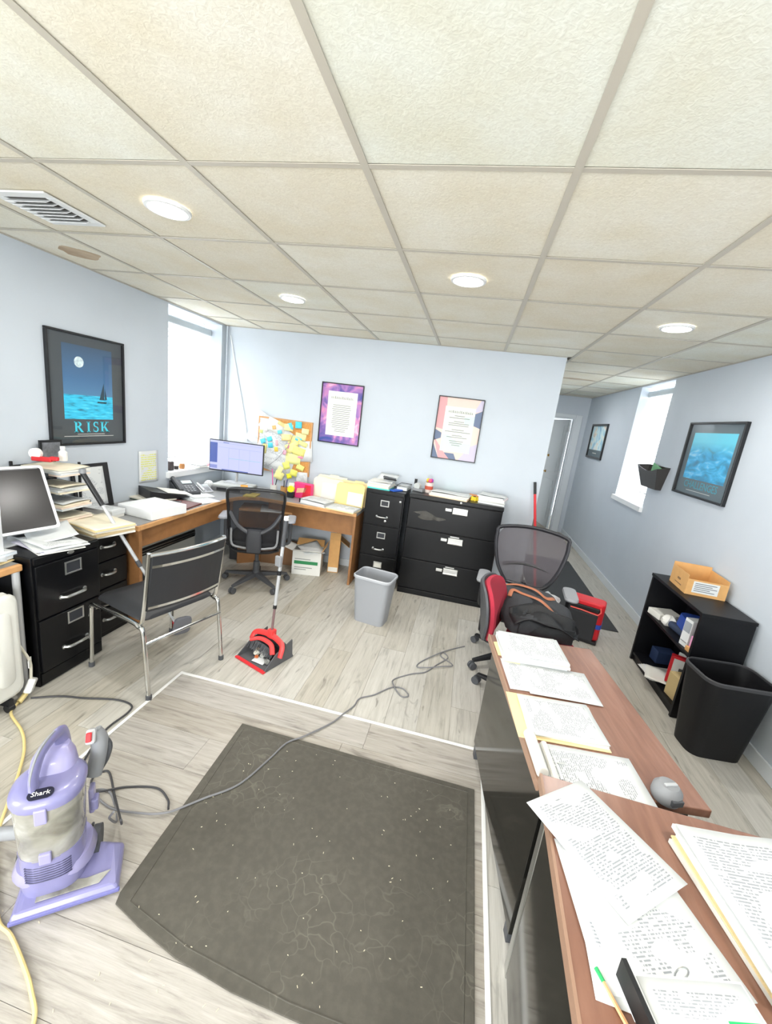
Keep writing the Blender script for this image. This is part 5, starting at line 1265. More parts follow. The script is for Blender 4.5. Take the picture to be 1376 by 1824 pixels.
sheet('small white slip beside the black stapler', -2.27, 2.93, DT, 30, M_PAPER, .07, .14, seed=15)
single(MB().box(-.06, -.085, 0, .06, .085, .012), 'notepad', mat('yellow_pad', '#f0d66a', .8), 'yellow notepad at the inner corner of the desk', 'notepad', (-2.06, 3.72, DT), R(12))
# window sill clutter
ZS = WL[2] + .0125
single(MB().box(-.035, -.03, 0, .035, .03, .085), 'box', mat('dark_brown_box', '#3a2f2c', .6), 'dark brown box at the near end of the window sill', 'box', (-2.775, 3.43, ZS), R(5), bevel=.004)
single(MB().lathe([(.001, 0), (.026, 0), (.03, .03), (.024, .05), (.001, .055)], n=16), 'jar', mat('amber_jar', '#a3703f', .4), 'amber jar on the window sill', 'jar', (-2.765, 3.60, ZS), smooth=True)
single(MB().lathe([(.001, 0), (.022, 0), (.022, .035), (.001, .037)], n=14), 'jar', mat('black_jar', '#2a2422', .4), 'short black jar on the window sill beside the amber jar', 'jar', (-2.765, 3.52, ZS), smooth=True)
stack('paper_stack', 'white papers piled on the window sill under the blind', 'papers', -2.795, 3.80, ZS, 88, [(.008, M_PAPER), (.008, M_PAPER2), (.01, M_PAPER)], M_PRINT_S, wd=.15, ln=.26, seed=44, jit=.01, jrot=8, curl=.02)
single(MB().box(-.04, -.07, 0, .04, .07, .006), 'leaflet', mat('red_leaflet', '#d76a70', .7), 'red and white leaflet on the window sill papers', 'leaflet', (-2.77, 4.02, ZS), R(10))

# ---------------------------------------------------------------- desk corner: monitor, trays, cork board
t = thing('document_scanner', 'grey flat scanner under the desk monitor', 'scanner', (-2.30, 3.80, DT), R(10))
part(MB().box(-.20, -.11, 0, .20, .13, .05), 'body', mat('scanner_grey', '#6c6e70', .45), t, bevel=.008); part(MB().box(-.19, -.10, .05, .19, .12, .07), 'lid', mat('scanner_pale', '#b9bcb9', .45), t, bevel=.006); part(MB().box(-.14, -.114, .012, .10, -.108, .04), 'slot', M_BLACKPL, t)
t = thing('computer_monitor', 'thin black monitor showing a blue-white spreadsheet at the desk corner', 'monitor', (-2.335, 3.87, DT + .0702), R(8))
part(MB().prism(rrect(.22, .13, .03, 3), 0, .008), 'foot', M_SILVER, t, bevel=.002); part(MB().tube([(0, .02, .008), (0, .03, .07), (0, .02, .14)], .022, 8, flat=.5), 'neck', M_SILVER, t, smooth=True)
part(MB().box(-.285, -.005, .105, .285, .02, .425), 'housing', M_BLACKPL, t, bevel=.003)
def lit(name, c):
    m = mat(name, '#101014', .35); b_ = m.node_tree.nodes['Principled BSDF']
    b_.inputs['Emission Color'].default_value = lin(c); b_.inputs['Emission Strength'].default_value = .8; return m
M_SCR = lit('lit_screen', '#c5c9f0'); M_SCR2 = lit('lit_screen_side', '#5064ae'); M_SCRL = lit('lit_screen_lines', '#9fb0dd'); M_SCRT = lit('lit_screen_teal', '#79c3d6')
part(MB().box(-.277, -.0065, .118, .277, -.005, .417), 'screen', M_SCR, t)
part(MB().box(-.277, -.0075, .19, -.20, -.0066, .395), 'screen_sidebar', M_SCR2, t); part(MB().box(-.277, -.0075, .130, -.20, -.0066, .165), 'screen_sidebar', lit('lit_screen_thumb', '#8c96d0'), t)
for k, z in enumerate((.395, .352, .245)): part(MB().box(-.19 if k < 2 else -.08, -.0075, z, .26, -.0066, z + .003), 'screen_line', M_SCRT if k == 2 else M_SCRL, t)
for x in (-.08, .03, .14): part(MB().box(x, -.0075, .14, x + .002, -.0066, .35), 'screen_line', M_SCRL, t)
part(MB().box(-.14, -.0075, .400, -.08, -.0066, .406), 'screen_title', M_SCR2, t)
part(MB().box(-.15, -.0075, .119, .13, -.0066, .128), 'screen_taskbar', M_SCR2, t)
single(MB().box(-.035, -.05, 0, .035, .05, .006), 'sticky_notes', mat('orange_note', '#f2a13c', .8), 'orange and red sticky notes on the scanner lid', 'notes', (-2.17, 3.76, DT + .0702), R(30))
t = thing('tissue', 'crumpled white tissue left of the scanner', 'tissue', (-2.555, 3.74, DT))
part(blob(lambda a, p: (.045 * (1 + .25 * math.sin(4 * a + 2 * p)) * math.cos(p) * math.cos(a), .045 * (1 + .25 * math.cos(5 * a - p)) * math.cos(p) * math.sin(a), max(.05 * math.sin(p), -.03) + .03), 16, 10), 'crumple', M_PAPER, t)
# cork board
t = thing('cork_board', 'cork board crowded with white sheets and yellow and blue notes', 'notice board', (-1.975, YB, 1.225))
part(MB().box(-.30, -.016, -.29, .30, 0, .29), 'board', mat('cork', '#d59a55', .9, noise=.15, nscale=80, bump=.2, bscale=200), t)
mb = MB().box(-.31, -.022, .275, .31, 0, .292).box(-.31, -.022, -.292, .31, 0, -.275).box(-.31, -.022, -.275, -.295, 0, .275).box(.295, -.022, -.275, .31, 0, .275)
part(mb, 'frame', M_EDGE, t)
NB = {}
def note(x, z, wd, ht, rz, c, d, nm='pinned_note', m=None):
    m = m or mat('note_' + c, c, .8)
    o = sheet_obj(nm, wd, ht, m, t, curl=.01, seed=int(1000 * (x + 2) + 77 * z * 100) % 997, nu=3, nv=3)
    o.matrix_basis = Matrix.Translation((x, -.018 - d * .0022, z)) @ Matrix.Rotation(R(rz), 4, 'Y') @ Matrix.Rotation(R(90), 4, 'X')
W_ = '#eceeea'
note(-.16, .08, .50, .36, 28, W_, 0, 'pinned_sheet', M_PRINT_S); note(-.10, -.14, .46, .30, 14, W_, 1, 'pinned_sheet', M_PRINT_S); note(-.10, .20, .22, .14, 20, W_, 3, 'pinned_sheet', M_PAPER2)
note(.25, -.02, .16, .22, -6, W_, 1, 'pinned_sheet', M_PAPER); note(.24, -.36, .13, .22, -4, '#e4e7e4', 2, 'pinned_sheet', M_PRINT_S); note(-.23, .20, .12, .10, 35, '#f4f4ef', 4)
rn = random.Random(17)
for (x, z, wd, ht, c) in ((.05, .21, .10, .07, '#f3e9a6'), (-.02, .23, .12, .04, '#e9c98a'), (.12, .08, .12, .09, '#f4e794'), (.19, .13, .12, .07, '#f5eca9'), (.10, .0, .15, .10, '#f3ea9c'), (.18, -.03, .14, .09, '#efe78a'), (.12, -.12, .17, .11, '#eef0a0'),
                           (.22, .06, .11, .05, '#f6ee9c'), (.03, .10, .11, .07, '#f4dd9a'), (.05, -.20, .08, .08, '#eef07a'), (.21, -.20, .09, .06, '#f2f08a'), (.14, -.27, .08, .07, '#eeee74'), (-.03, -.32, .10, .09, '#f4f0a0'), (.24, .19, .08, .06, '#f3e6a8'), (-.22, -.05, .05, .10, '#f0eb9c'),
                           (.06, .22, .07, .075, '#5fd0e6'), (.16, .25, .07, .07, '#58cfe8'), (-.05, .15, .05, .04, '#6fd3e4'), (.17, .10, .07, .04, '#62cfe2'), (-.165, .06, .055, .05, '#5fd6ea'), (-.24, .03, .06, .05, '#66d4ea'), (-.15, -.005, .06, .055, '#5cd2ea'),
                           (-.08, .03, .03, .06, '#f3b5b8'), (.06, .03, .03, .09, '#f28fc0'), (.02, -.06, .04, .05, '#f4b3c8'), (.20, -.09, .07, .025, '#f49ab4'), (-.08, -.04, .04, .05, '#f4cf55'), (-.12, .19, .045, .04, '#f0b878'), (-.27, .13, .04, .035, '#cfe08a'), (.09, -.31, .055, .055, '#f2ee2e'), (-.02, -.255, .06, .07, '#f1efb0')):
    note(x, z, wd, ht, rn.uniform(-25, 25), c, rn.uniform(3, 7))
part(MB().tube([(.11, -.036, .15), (.05, -.036, .0), (-.06, -.036, -.14), (-.17, -.036, -.24)], .0025, 5), 'pinned_cord', M_MIDGREY, t)
# pens and cups
def cup(x, y, label, m, pens, r_=.036, h_=.095):
    t = thing('pen_cup', label, 'pen cup', (x, y, DT)); n = 16
    rg_ = lambda q, z: [(q * math.cos(2 * math.pi * i / n), q * math.sin(2 * math.pi * i / n), z) for i in range(n)]
    part(MB().loft([rg_(r_ * .92, 0), rg_(r_, h_), rg_(r_ - .003, h_), rg_(r_ * .92 - .003, .004)]), 'cup', m, t, smooth=True)
    for k, (a, ln_, c, lab) in enumerate(pens):
        d = Vector((math.cos(R(a)) * .16, math.sin(R(a)) * .16, 1)).normalized(); b0 = Vector((x, y, DT + .007)) + Vector((math.cos(R(a)), math.sin(R(a)), 0)) * .005
        tt = thing('pen', lab, 'pen', b0)
        part(MB().cyl((0, 0, 0), d * ln_ * .8, .005, 8), 'barrel', mat('pen_' + c, c, .4), tt, smooth=True); part(MB().cyl(d * ln_ * .8, d * ln_, .0055, 8), 'cap', mat('pen_' + c, c, .4), tt, smooth=True)
cup(-1.955, 3.975, 'white pen cup below the cork board', M_WHITEPL, ((150, .25, '#e85aa8', 'long pink pen in the white pen cup'), (20, .15, '#26282d', 'black pen in the white pen cup')))
cup(-1.83, 3.96, 'tan pen cup below the cork board', mat('tan_cup', '#b98a52', .5), ((30, .17, '#3f4f86', 'blue pen in the tan pen cup'), (80, .16, '#9a9ca0', 'silver pen in the tan pen cup'), (120, .15, '#2c2c30', 'black pen in the tan pen cup')))
t = thing('dispenser', 'yellow and black note dispenser behind the office chair', 'note dispenser', (-1.735, 3.93, DT), R(8))
part(MB().box(-.035, -.03, 0, .035, .03, .06), 'base', M_BLACKPL, t, bevel=.006); part(MB().cyl((0, -.028, .09), (0, .02, .09), .034, 18), 'note_roll', mat('lemon_yellow', '#f2ee22', .6), t, smooth=True); part(MB().box(-.03, -.005, .05, .03, .02, .15), 'back', M_WHITEPL, t, bevel=.006)
t = thing('gift_box', 'hot pink and red packet beside the manila folders', 'box', (-1.62, 3.985, DT), R(-8))
part(MB().box(-.10, -.03, 0, .10, .03, .16), 'box', mat('hot_pink_card', '#ee3f85', .5), t, bevel=.004); part(MB().loft([[(0, -.0312, .01), (.1, -.0312, .01), (.1, -.0312, .15), (.03, -.0312, .15)], [(0, -.0306, .01), (.1, -.0306, .01), (.1, -.0306, .15), (.03, -.0306, .15)]]), 'red_print', mat('red_print', '#e02b3c', .5), t); part(MB().loft([[(-.07, -.0312, .05), (.03, -.0312, .07), (.05, -.0312, .12), (-.06, -.0312, .10)], [(-.07, -.0306, .05), (.03, -.0306, .07), (.05, -.0306, .12), (-.06, -.0306, .10)]]), 'pale_print', mat('peach_label', '#f3c9a0', .5), t)
# standing folders
def folder(label, x, y, rz, lean, m, wd=.30, ht=.245, tab=.3, front=None, z=DT):
    t = thing('file_folder', label, 'folder', (x, y, z), R(rz)); Mt = Matrix.Rotation(R(lean), 4, 'X')
    prof = [(-wd / 2, 0), (wd / 2, 0), (wd / 2, ht - .012), (wd * tab + .01, ht - .012), (wd * tab, ht), (wd * tab - .09, ht), (wd * tab - .10, ht - .012), (-wd / 2 + .02, ht - .012), (-wd / 2, ht - .03)]
    for yy, k, mm in ((.008, 1.0, m), (-.004, .96, m)):
        mb = MB(); mb.T = Mt @ Matrix.Rotation(R(90), 4, 'X'); part(mb.prism([(a, c * k) for a, c in prof], -yy, -yy + .0015), 'cover', mm, t)
    mb = MB(); mb.T = Mt; part(mb.box(-wd / 2 + .01, -.001, .004, wd / 2 - .012, .006, ht - .022), 'contents', M_PAPER2, t)
    if front: 
        mb = MB(); mb.T = Mt @ Matrix.Rotation(R(90), 4, 'X'); part(mb.box(front[0], front[1], .0045, front[2], front[3], .006), 'label_sheet', M_PRINT_S if False else M_PAPER2, t)
    return t
folder('rearmost white-edged manila folder standing by the pink packet', -1.37, 4.10, -4, -6, M_MANILA2, .33, .27, .2)
folder('cream folder with a stuck-on printed sheet standing left on the desk', -1.385, 4.02, -6, -9, M_MANILA2, .33, .25, -.1, (-.06, .03, .16, .19))
folder('tall manila folder standing behind the yellow folder at the desk end', -1.10, 4.03, -6, -6, M_MANILA, .31, .26, .3)
folder('yellow manila folder with grey sheet standing nearest the narrow cabinet', -1.115, 3.945, -8, -8, mat('yellow_manila', '#f2dd94', .75), .31, .245, .4, (-.02, .02, .145, .15))
t = thing('ring_binder', 'white ring binder with loose pages lying on the desk', 'binder', (-1.40, 3.845, DT), R(-12))
part(MB().box(-.15, -.11, 0, .15, .11, .004), 'cover', M_WHITEPL, t); part(MB().loft([[(-.145, -.105, .004), (.135, -.105, .004), (.135, .105, .004), (-.145, .105, .004)], [(-.145, -.10, .038), (.12, -.10, .03), (.12, .10, .03), (-.145, .10, .045)]]), 'page_block', M_PAPER, t, bevel=.004)
o = sheet_obj('page', .29, .215, M_PRINT, t, curl=.006, seed=52, z=.042); part(MB().box(-.152, -.11, .0, -.146, .11, .045), 'spine', M_BLACKPL, t)
stack('folder_stack', 'stack of manila folders with printed pages on the right desk end', 'folders', -1.105, 3.785, DT, 83, [(.008, M_MANILA), (.007, M_MANILA2), (.008, M_PAPER)], M_PRINT, wd=.20, ln=.29, seed=55, jit=.005, piece='folder')

# ---------------------------------------------------------------- boxes under the desk
t = thing('carton', 'open white carton with a green label band under the desk', 'box', (-1.46, 3.855, 0), R(13))
M_WC = mat('white_carton', '#e4e4df', .7)
a, c_, h_ = .145, .105, .25
part(MB().box(-a, -c_, .001, a, -c_ + .004, h_).box(-a, c_ - .004, .001, a, c_, h_).box(-a, -c_ + .004, .001, -a + .004, c_ - .004, h_).box(a - .004, -c_ + .004, .001, a, c_ - .004, h_).box(-a + .004, -c_ + .004, .001, a - .004, c_ - .004, .006), 'body', M_WC, t)
for (p, q) in ((((-a, -c_, h_), (a, -c_, h_)), (0, -.07, .035)), (((-a, c_, h_), (a, c_, h_)), (0, .08, .05)), (((-a, -c_, h_), (-a, c_, h_)), (-.09, 0, .03)), (((a, -c_, h_), (a, c_, h_)), (.05, 0, .08))):
    v = Vector(q); e = [Vector(p[0]), Vector(p[1])]; mid = (e[0] + e[1]) / 2
    part(MB().loft([[e[0], e[1], e[1] * .97 + mid * .03 + v, e[0] * .97 + mid * .03 + v], [z_ + Vector((0, 0, .003)) for z_ in (e[0], e[1], e[1] * .97 + mid * .03 + v, e[0] * .97 + mid * .03 + v)]]), 'flap', M_CARD if q[2] > .045 else M_WC, t)
part(MB().box(-.125, -c_ - .0012, .115, .115, -c_ - .0002, .15), 'label_band', mat('green_label', '#2e8a54', .6), t)
for z, x1 in ((.075, .06), (.055, .0), (.165, .04)): part(MB().box(-.12, -c_ - .001, z, x1, -c_ - .0002, z + .008), 'print_line', mat('grey_print', '#8f938e', .7), t)
sheet('white sheet sticking out of the open white carton', -1.44, 3.86, .245, 40, M_PAPER, seed=60, lift=lambda u, v: .05 * u * v)
t = thing('carton', 'tall narrow open cardboard box beside the white carton', 'box', (-1.235, 4.035, 0), R(14))
a, c_, h_ = .055, .085, .36
part(MB().box(-a, -c_, .001, a, -c_ + .004, h_).box(-a, c_ - .004, .001, a, c_, h_).box(-a, -c_ + .004, .001, -a + .004, c_ - .004, h_).box(a - .004, -c_ + .004, .001, a, c_ - .004, h_), 'body', M_CARD, t)
part(MB().loft([[(-a, -c_, h_), (a, -c_, h_), (a, -c_ + .02, h_ + .075), (-a, -c_ + .02, h_ + .075)], [(-a, -c_ + .004, h_), (a, -c_ + .004, h_), (a, -c_ + .024, h_ + .075), (-a, -c_ + .024, h_ + .075)]]), 'flap', M_CARD, t)
part(MB().loft([[(a, -c_, h_), (a, c_, h_), (a + .10, c_, h_ - .07), (a + .10, -c_, h_ - .07)], [(a, -c_, h_ + .004), (a, c_, h_ + .004), (a + .10, c_, h_ - .066), (a + .10, -c_, h_ - .066)]]), 'flap', M_CARD, t)
part(MB().box(-.05, -c_ - .001, .01, .05, -c_ - .0002, .06), 'label', M_PAPER2, t)
single(MB().box(-.17, -.12, .001, .17, .12, .20), 'carton', mat('brown_carton', '#8a6647', .8), 'low brown carton in the shade behind the office chair base', 'box', (-1.85, 4.0, 0), R(12), bevel=.003)
single(MB().box(-.10, -.16, .001, .10, .16, .13), 'computer_case', M_BLACKPL, 'small black computer case on the floor under the desk corner', 'computer', (-2.27, 3.95, 0), R(20), bevel=.006)

# ---------------------------------------------------------------- things on the back cabinets
VT = .9855; LT = 1.0035
M_TURQ = mat('turquoise_folder', '#5fd6cf', .7); M_BLUEF = mat('blue_folder', '#2f62c8', .6)
stack('folder_stack', 'turquoise folder under heaped papers on the narrow filing cabinet', 'folders', -.80, 3.965, VT, 86, [(.014, M_TURQ), (.012, M_MANILA2), (.012, M_PAPER2), (.014, M_MANILA2), (.012, M_PAPER)], M_PAPER2, wd=.235, ln=.22, seed=61, jit=.008, jrot=5, curl=.02, piece='folder')
sheet('white sheet curling up on the heap on the narrow cabinet', -.77, 4.03, VT + .066, 80, M_PAPER, .20, .20, seed=62, lift=lambda u, v: .06 * u * u)
t = thing('stapler', 'dark stapler lying on the heap on the narrow cabinet', 'stapler', (-.72, 3.965, VT + .088), R(-6))
part(MB().box(-.065, -.016, 0, .065, .016, .012), 'base', M_BLACKPL, t, bevel=.004); part(MB().loft([[(-.07, y, z) for y, z in ((-.015, .016), (.015, .016), (.015, .034), (-.015, .034))], [(.06, y, z) for y, z in ((-.015, .014), (.015, .014), (.015, .024), (-.015, .024))]]), 'arm', M_GREYPL, t, bevel=.003)
single(MB().box(-.035, -.09, 0, .035, .09, .012), 'folder', M_BLUEF, 'blue folder edge beside the turquoise folder', 'folder', (-.63, 3.94, VT), R(-30), bevel=.002)
t = thing('letter_tray', 'small black wire tray with white papers on the narrow cabinet', 'letter tray', (-.585, 4.06, VT), R(-4))
part(MB().box(-.05, -.10, .004, .05, .10, .035), 'contents', M_PAPER, t)
for z in (.0, .045): part(MB().tube([(-.055, -.105, z + .003), (.055, -.105, z + .003), (.055, .105, z + .003), (-.055, .105, z + .003), (-.055, -.105, z + .003)], .003, 6), 'wire', M_BLACKPL, t)
t = thing('tape_dispenser', 'grey tape dispenser at the left end of the wide cabinet top', 'tape dispenser', (-.435, 3.99, LT), R(-20))
part(MB().box(-.05, -.025, 0, .06, .025, .03), 'base', M_MIDGREY, t, bevel=.006); part(MB().cyl((-.01, -.02, .05), (-.01, .02, .05), .032, 16), 'tape_roll', mat('clear_tape', '#c6cac8', .3), t, smooth=True); part(MB().cyl((-.035, 0, .03), (-.035, 0, .115), .014, 10), 'knob', M_BLACKPL, t, smooth=True)
t = thing('pen_cup', 'red-patterned white cup of coloured ornaments on the wide cabinet', 'cup', (-.335, 4.02, LT))
n_ = 16; rg_ = lambda q, z: [(q * math.cos(2 * math.pi * i / n_), q * math.sin(2 * math.pi * i / n_), z) for i in range(n_)]
part(MB().loft([rg_(.036, 0), rg_(.042, .10), rg_(.039, .10), rg_(.033, .004)]), 'cup', mat('patterned_cup', '#ddcfc8', .5), t, smooth=True); part(MB().loft([rg_(.0395, .03), rg_(.0412, .065)], cap=False), 'red_band', mat('brick_red_print', '#c2553f', .6), t, smooth=True)
for (x, y, c, nm, lb) in ((-.014, 0, '#f4c52e', 'yellow', 'yellow ball ornament in the patterned cup'), (.016, .004, '#b53ab8', 'magenta', 'magenta ball ornament in the patterned cup'), (.006, -.02, '#e4527a', 'pink', 'pink ball ornament in the patterned cup')):
    single(MB().lathe([(.02 * math.sin(math.pi * k / 8) + .0005, -.02 * math.cos(math.pi * k / 8)) for k in range(9)], n=12), 'ornament', mat('ornament_' + nm, c, .4), lb, 'ornament', (-.335 + x, 4.02 + y, LT + .118), smooth=True)
stack('folder_stack', 'peach and white folders spread on the wide cabinet top', 'folders', -.115, 3.945, LT, 84, [(.010, mat('peach_folder', '#f2d5b8', .75)), (.009, M_PAPER), (.010, M_MANILA2), (.008, M_PAPER2)], M_PAPER, wd=.215, ln=.36, seed=66, jit=.012, jrot=5, curl=.012, piece='folder')
single(MB().box(-.09, -.05, 0, .09, .05, .016), 'folder', mat('mint_folder', '#a7dcc0', .7), 'mint green folder behind the peach folders', 'folder', (-.12, 4.145, LT), R(-4), bevel=.002)
single(MB().box(-.07, -.05, 0, .07, .05, .03), 'folder', mat('orange_folder', '#ee9a5c', .7), 'orange folder between peach folders and white stack', 'folder', (.125, 4.09, LT), R(-15), bevel=.002)
t = thing('sticky_notes', 'yellow flower-shaped note block in front of the orange folder', 'notes', (.115, 3.965, LT))
part(MB().prism([(.032 * (1 + .25 * math.cos(5 * a)) * math.cos(a), .032 * (1 + .25 * math.cos(5 * a)) * math.sin(a)) for a in [2 * math.pi * k / 30 for k in range(30)]], 0, .035), 'block', mat('yellow_note', '#f3d83a', .7), t); part(MB().cyl((0, 0, .035), (0, 0, .042), .012, 12), 'centre', mat('brown_centre', '#5e4423', .7), t)
stack('paper_stack', 'tall white paper stack at the right end of the wide cabinet', 'papers', .285, 3.985, LT, 80, [(.018, M_PAPER), (.012, M_PAPER2), (.016, M_PAPER), (.012, mat('rosy_paper', '#eadfe0', .8)), (.012, M_PAPER)], M_PAPER, wd=.22, ln=.24, seed=67, jit=.008, jrot=5, curl=.012)

# ---------------------------------------------------------------- bookcase contents
S1, S2, S0 = .4455, .7475, .0705
single(MB().box(-.09, -.07, 0, .09, .07, .045), 'box', M_PAPER2, 'flat white box at the far end of the upper bookcase shelf', 'box', (1.66, 3.31, S1), R(12), bevel=.003)
t = thing('tissue', 'crumpled white cloth beside the flat white box on the upper shelf', 'cloth', (1.63, 3.17, S1))
part(blob(lambda a, p: (.05 * (1 + .25 * math.sin(4 * a + 2 * p)) * math.cos(p) * math.cos(a), .05 * (1 + .25 * math.cos(5 * a - p)) * math.cos(p) * math.sin(a), max(.05 * math.sin(p), -.03) + .03), 16, 10), 'crumple', M_PAPER2, t)
single(MB().box(-.08, -.13, 0, .08, .13, .05), 'pouch', mat('slate_pouch', '#39455e', .7), 'slate blue pouch lying on the upper bookcase shelf', 'pouch', (1.70, 3.03, S1), R(6), bevel=.018)
single(MB().loft([[(x, y, z) for x, y in rrect(.16, .19, .05, 4)] for z in (0, .012)] + [[(x * .9, y * .9, .085) for x, y in rrect(.16, .19, .05, 4)]]), 'pouch', mat('royal_blue_fabric', '#2a4fae', .7, bump=.2, bscale=150), 'royal blue fabric pouch on top of the slate pouch', 'pouch', (1.71, 3.03, S1 + .0505), R(-8), smooth=True)
t = thing('box', 'upright white box with printed label on the upper bookcase shelf', 'box', (1.63, 2.86, S1), R(10))
part(MB().box(-.05, -.035, 0, .05, .035, .19), 'carton', M_PAPER, t, bevel=.002); part(MB().box(-.0515, -.03, .10, -.0502, .03, .17), 'label', mat('grey_label', '#9aa0a6', .7), t); part(MB().box(-.052, -.028, .03, -.0502, .028, .035), 'print_line', M_MIDGREY, t)
single(MB().box(-.05, -.04, 0, .05, .04, .03), 'notepad', mat('manila_pad', '#d9a56a', .8), 'tan card packet at the near end of the upper shelf', 'packet', (1.625, 2.765, S1), R(5), bevel=.002)
single(MB().box(-.045, -.03, 0, .045, .03, .07), 'notepad', mat('pink_pad', '#f1a6cf', .8), 'pink note block on the tan card packet', 'notes', (1.63, 2.765, S1 + .0305), R(-12), bevel=.002)
fr = random.Random(70)
for k in range(5):
    sheet(('lowest fanned white sheet on the bottom bookcase shelf', 'second fanned white sheet on the bottom bookcase shelf', 'middle fanned white sheet on the bottom bookcase shelf', 'fourth fanned white sheet on the bottom bookcase shelf', 'topmost fanned white sheet on the bottom bookcase shelf')[k],
          1.665 - .004 * k, 3.10 - .02 * k, S0 + .004 + .006 * k, 95 - 7 * k, M_PAPER if k % 2 else M_PAPER2, seed=70 + k, curl=.004, group='fanned sheets on the bottom shelf')
single(MB().box(-.006, -.10, 0, .006, .10, .235), 'folder', M_PAPER, 'white folder standing behind the red-edged packet on the bottom shelf', 'folder', (1.75, 2.97, S0 + .0), R(35), bevel=.001)
t = thing('box', 'red-edged white packet standing on the bottom bookcase shelf', 'box', (1.68, 2.945, S0 + .04), R(-25))
part(MB().box(-.075, -.02, 0, .075, .02, .20), 'packet', M_PAPER, t, bevel=.002); part(MB().box(-.0775, -.021, .0, -.06, .021, .202).box(-.0775, -.021, .186, .0775, .021, .2025), 'red_edge', mat('signal_red_print', '#cf2230', .5), t); part(MB().box(-.02, -.0215, .10, .02, -.0202, .125), 'print', M_GREYPL, t)
single(MB().box(-.05, -.075, 0, .05, .075, .165), 'box', mat('tan_carton', '#cdb684', .7), 'tan carton at the near end of the bottom bookcase shelf', 'box', (1.635, 2.815, S0), R(8), bevel=.003)
single(MB().box(-.07, -.05, 0, .07, .05, .10), 'box', mat('dark_blue_box', '#2b3f66', .6), 'dark blue box at the far end of the bottom shelf', 'box', (1.74, 3.33, S0), R(4), bevel=.004)
t = thing('cardboard_tray', 'open cardboard box with white shipping label on the bookcase', 'box', (1.728, 3.16, S2), R(-4))
a, c_, h_ = .122, .135, .135
part(MB().box(-a, -c_, 0, a, -c_ + .004, h_ - .025).box(-a, c_ - .004, 0, a, c_, h_ + .02).box(-a, -c_ + .004, 0, -a + .004, c_ - .004, h_).box(a - .004, -c_ + .004, 0, a, c_ - .004, h_).box(-a + .004, -c_ + .004, 0, a - .004, c_ - .004, .005), 'body', M_CARD, t)
lb = part(MB().box(-.085, -c_ - .001, .02, .07, -c_ - .0002, .10), 'label', M_PAPER, t)
for k in range(5): part(MB().box(-.075, -c_ - .0018, .032 + k * .013, (.05, .02, .06, .03, .055)[k], -c_ - .001, .037 + k * .013), 'print_line', mat('grey_ink', '#6f7378', .7), t)
part(MB().box(-a - .001, -.06, .03, -a - .0002, .05, .036).box(-a - .001, -.03, .06, -a - .0002, .02, .075), 'print_mark', mat('brown_ink', '#8a6a48', .7), t)

# ---------------------------------------------------------------- papers on the far front desk
FT = .6915
stack('paper_stack', 'thick printed papers in a manila folder at the far end of the long desk', 'papers', .428, 1.845, FT, 97, [(.003, M_MANILA), (.012, M_PAPER), (.010, M_PAPER2), (.010, M_PAPER)], M_PRINT, wd=.215, ln=.28, seed=71, jit=.006, jrot=3, curl=.004)
single(MB().prism([(-.02, -.10), (0, -.10), (0, .02), (-.02, .015)], 0, .0015), 'folder_tab', M_MANILA, 'manila folder tab sticking out left of the thick printed papers', 'folder', (.282, 1.87, FT), R(8))
sheet('left printed sheet of the overlapping pair on the long desk', .435, 1.655, FT, 97, M_PRINT, seed=72, curl=.002)
sheet('right printed sheet of the overlapping pair on the long desk', .515, 1.645, FT + .0028, 95, M_PRINT, seed=73, curl=.002)
t = thing('file_folder', 'open manila folder under typed pages in the middle of the long desk', 'folder', (.462, 1.402, FT), R(96))
part(MB().box(-.118, -.145, 0, .118, .16, .003), 'cover', M_MANILA, t)
stack('paper_stack', 'typed pages lying on the open manila folder', 'papers', .474, 1.404, FT + .0032, 96, [(.004, M_PAPER), (.003, M_PAPER2)], M_PRINT, wd=.208, ln=.265, seed=75, jit=.004, curl=.003)
t = thing('paper_roll', 'rolled white paper along the left edge of the long desk', 'paper roll', (.357, 1.19, FT + .0185), R(7))
part(MB().cyl((0, .085, 0), (0, -.075, 0), .018, 14), 'roll', M_PAPER2, t, smooth=True)
t = thing('clipped_report', 'white report with metal fastener lying next to the nearest desk', 'papers', (.535, 1.165, FT), R(6))
part(MB().box(-.15, -.105, 0, .14, .105, .006), 'pages', M_PAPER, t)
o = sheet_obj('page', .215, .285, M_PRINT, t, curl=.002, seed=76, z=.0062); o.rotation_euler.z = R(90)
part(MB().tube([(-.135, -.11, .012), (-.135, .10, .012)], .011, 8), 'rolled_edge', M_PAPER2, t, smooth=True)
part(MB().box(-.115, -.03, .0068, -.109, .055, .009).cyl((-.112, .03, .009), (-.09, .022, .018), .002, 6), 'fastener', M_STEEL, t)
t = thing('tape_dispenser', 'small round grey dispenser at the right edge of the long desk', 'dispenser', (.725, 1.165, FT), R(20))
part(MB().lathe([(.001, 0), (.036, 0), (.04, .012), (.038, .035), (.026, .05), (.001, .054)], n=20), 'body', M_MIDGREY, t, smooth=True); part(MB().box(-.018, -.043, .012, .018, -.030, .03), 'slot', M_GREYPL, t, bevel=.002); part(MB().box(-.02, -.01, .050, .02, .0, .056), 'button', M_SILVER, t, bevel=.002)

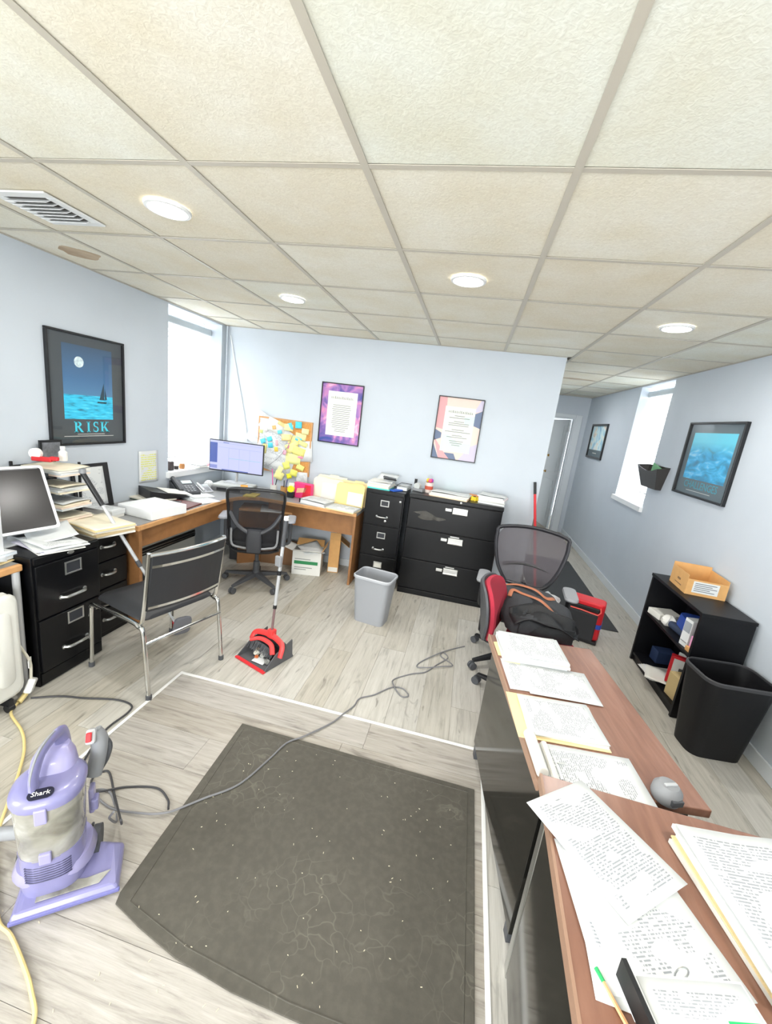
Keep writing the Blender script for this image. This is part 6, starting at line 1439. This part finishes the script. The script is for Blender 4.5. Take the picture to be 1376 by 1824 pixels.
# ---------------------------------------------------------------- papers on the nearest desk
NT = .7315
for k, (x, y, rz, lb) in enumerate(((.485, .735, -2, 'lowest white sheet of the fan under the tilted letter'), (.475, .76, 6, 'second white sheet of the fan under the tilted letter'), (.50, .745, 14, 'third white sheet of the fan, showing printed stripes'), (.515, .765, 20, 'top white sheet of the fan just under the tilted letter'))):
    sheet(lb, x, y, NT + .0032 * k, rz, M_PRINT_S if k % 2 else M_PAPER, seed=80 + k, curl=.0025)
sheet('tilted typed letter overhanging the left edge of the nearest desk', .464, .909, NT + .0135, 37.4, M_PRINT, .21, .285, seed=86, curl=.003)
stack('paper_stack', 'thick raised pile of printed pages and manila folders at the right', 'papers', .795, .842, NT, 8, [(.012, M_PAPER2), (.004, M_MANILA), (.012, M_PAPER), (.003, M_MANILA), (.012, M_PAPER)], M_PRINT, wd=.24, ln=.32, seed=87, jit=.008, jrot=3, curl=.008)
t = thing('ring_binder', 'dark-spined binder with lavender edge and green label at the bottom edge', 'binder', (.545, .565, NT + .0135), R(12))
part(MB().box(-.105, -.12, 0, .11, .10, .004), 'cover', mat('lavender_cover', '#b9b6d2', .5), t, bevel=.001); part(MB().box(-.112, -.12, 0, -.103, .10, .042), 'spine', M_BLACKPL, t)
part(MB().box(-.102, -.12, .004, .10, .085, .034), 'page_block', M_PAPER, t); o = sheet_obj('page', .19, .20, M_PRINT_S, t, curl=.002, seed=88, z=.0345); o.location = (.0, -.02, 0)
part(MB().tube([(.012 * math.cos(2 * math.pi * k / 14), .094, .026 + .016 * math.sin(2 * math.pi * k / 14)) for k in range(15)], .0016, 6), 'ring', M_STEEL, t, smooth=True)
part(MB().box(.03, -.09, .0375, .085, .03, .0385), 'green_label', mat('bright_green_label', '#1fd36a', .5), t)
t = thing('pencil', 'short green-ended pencil beside the dark binder spine', 'pencil', (.405, .60, NT), R(25))
part(MB().cyl((0, -.05, .004), (0, .03, .004), .004, 6), 'barrel', mat('pencil_wood', '#d9a878', .6), t); part(MB().cyl((0, .03, .004), (0, .05, .004), .0043, 8), 'end', mat('pencil_green', '#2aa860', .5), t)
single(MB().prism(rrect(.10, .10, .03, 4), 0, .05), 'desk_caddy', M_MIDGREY, 'grey plastic caddy at the lower right corner of the nearest desk', 'caddy', (.735, .60, NT), R(15), bevel=.01)
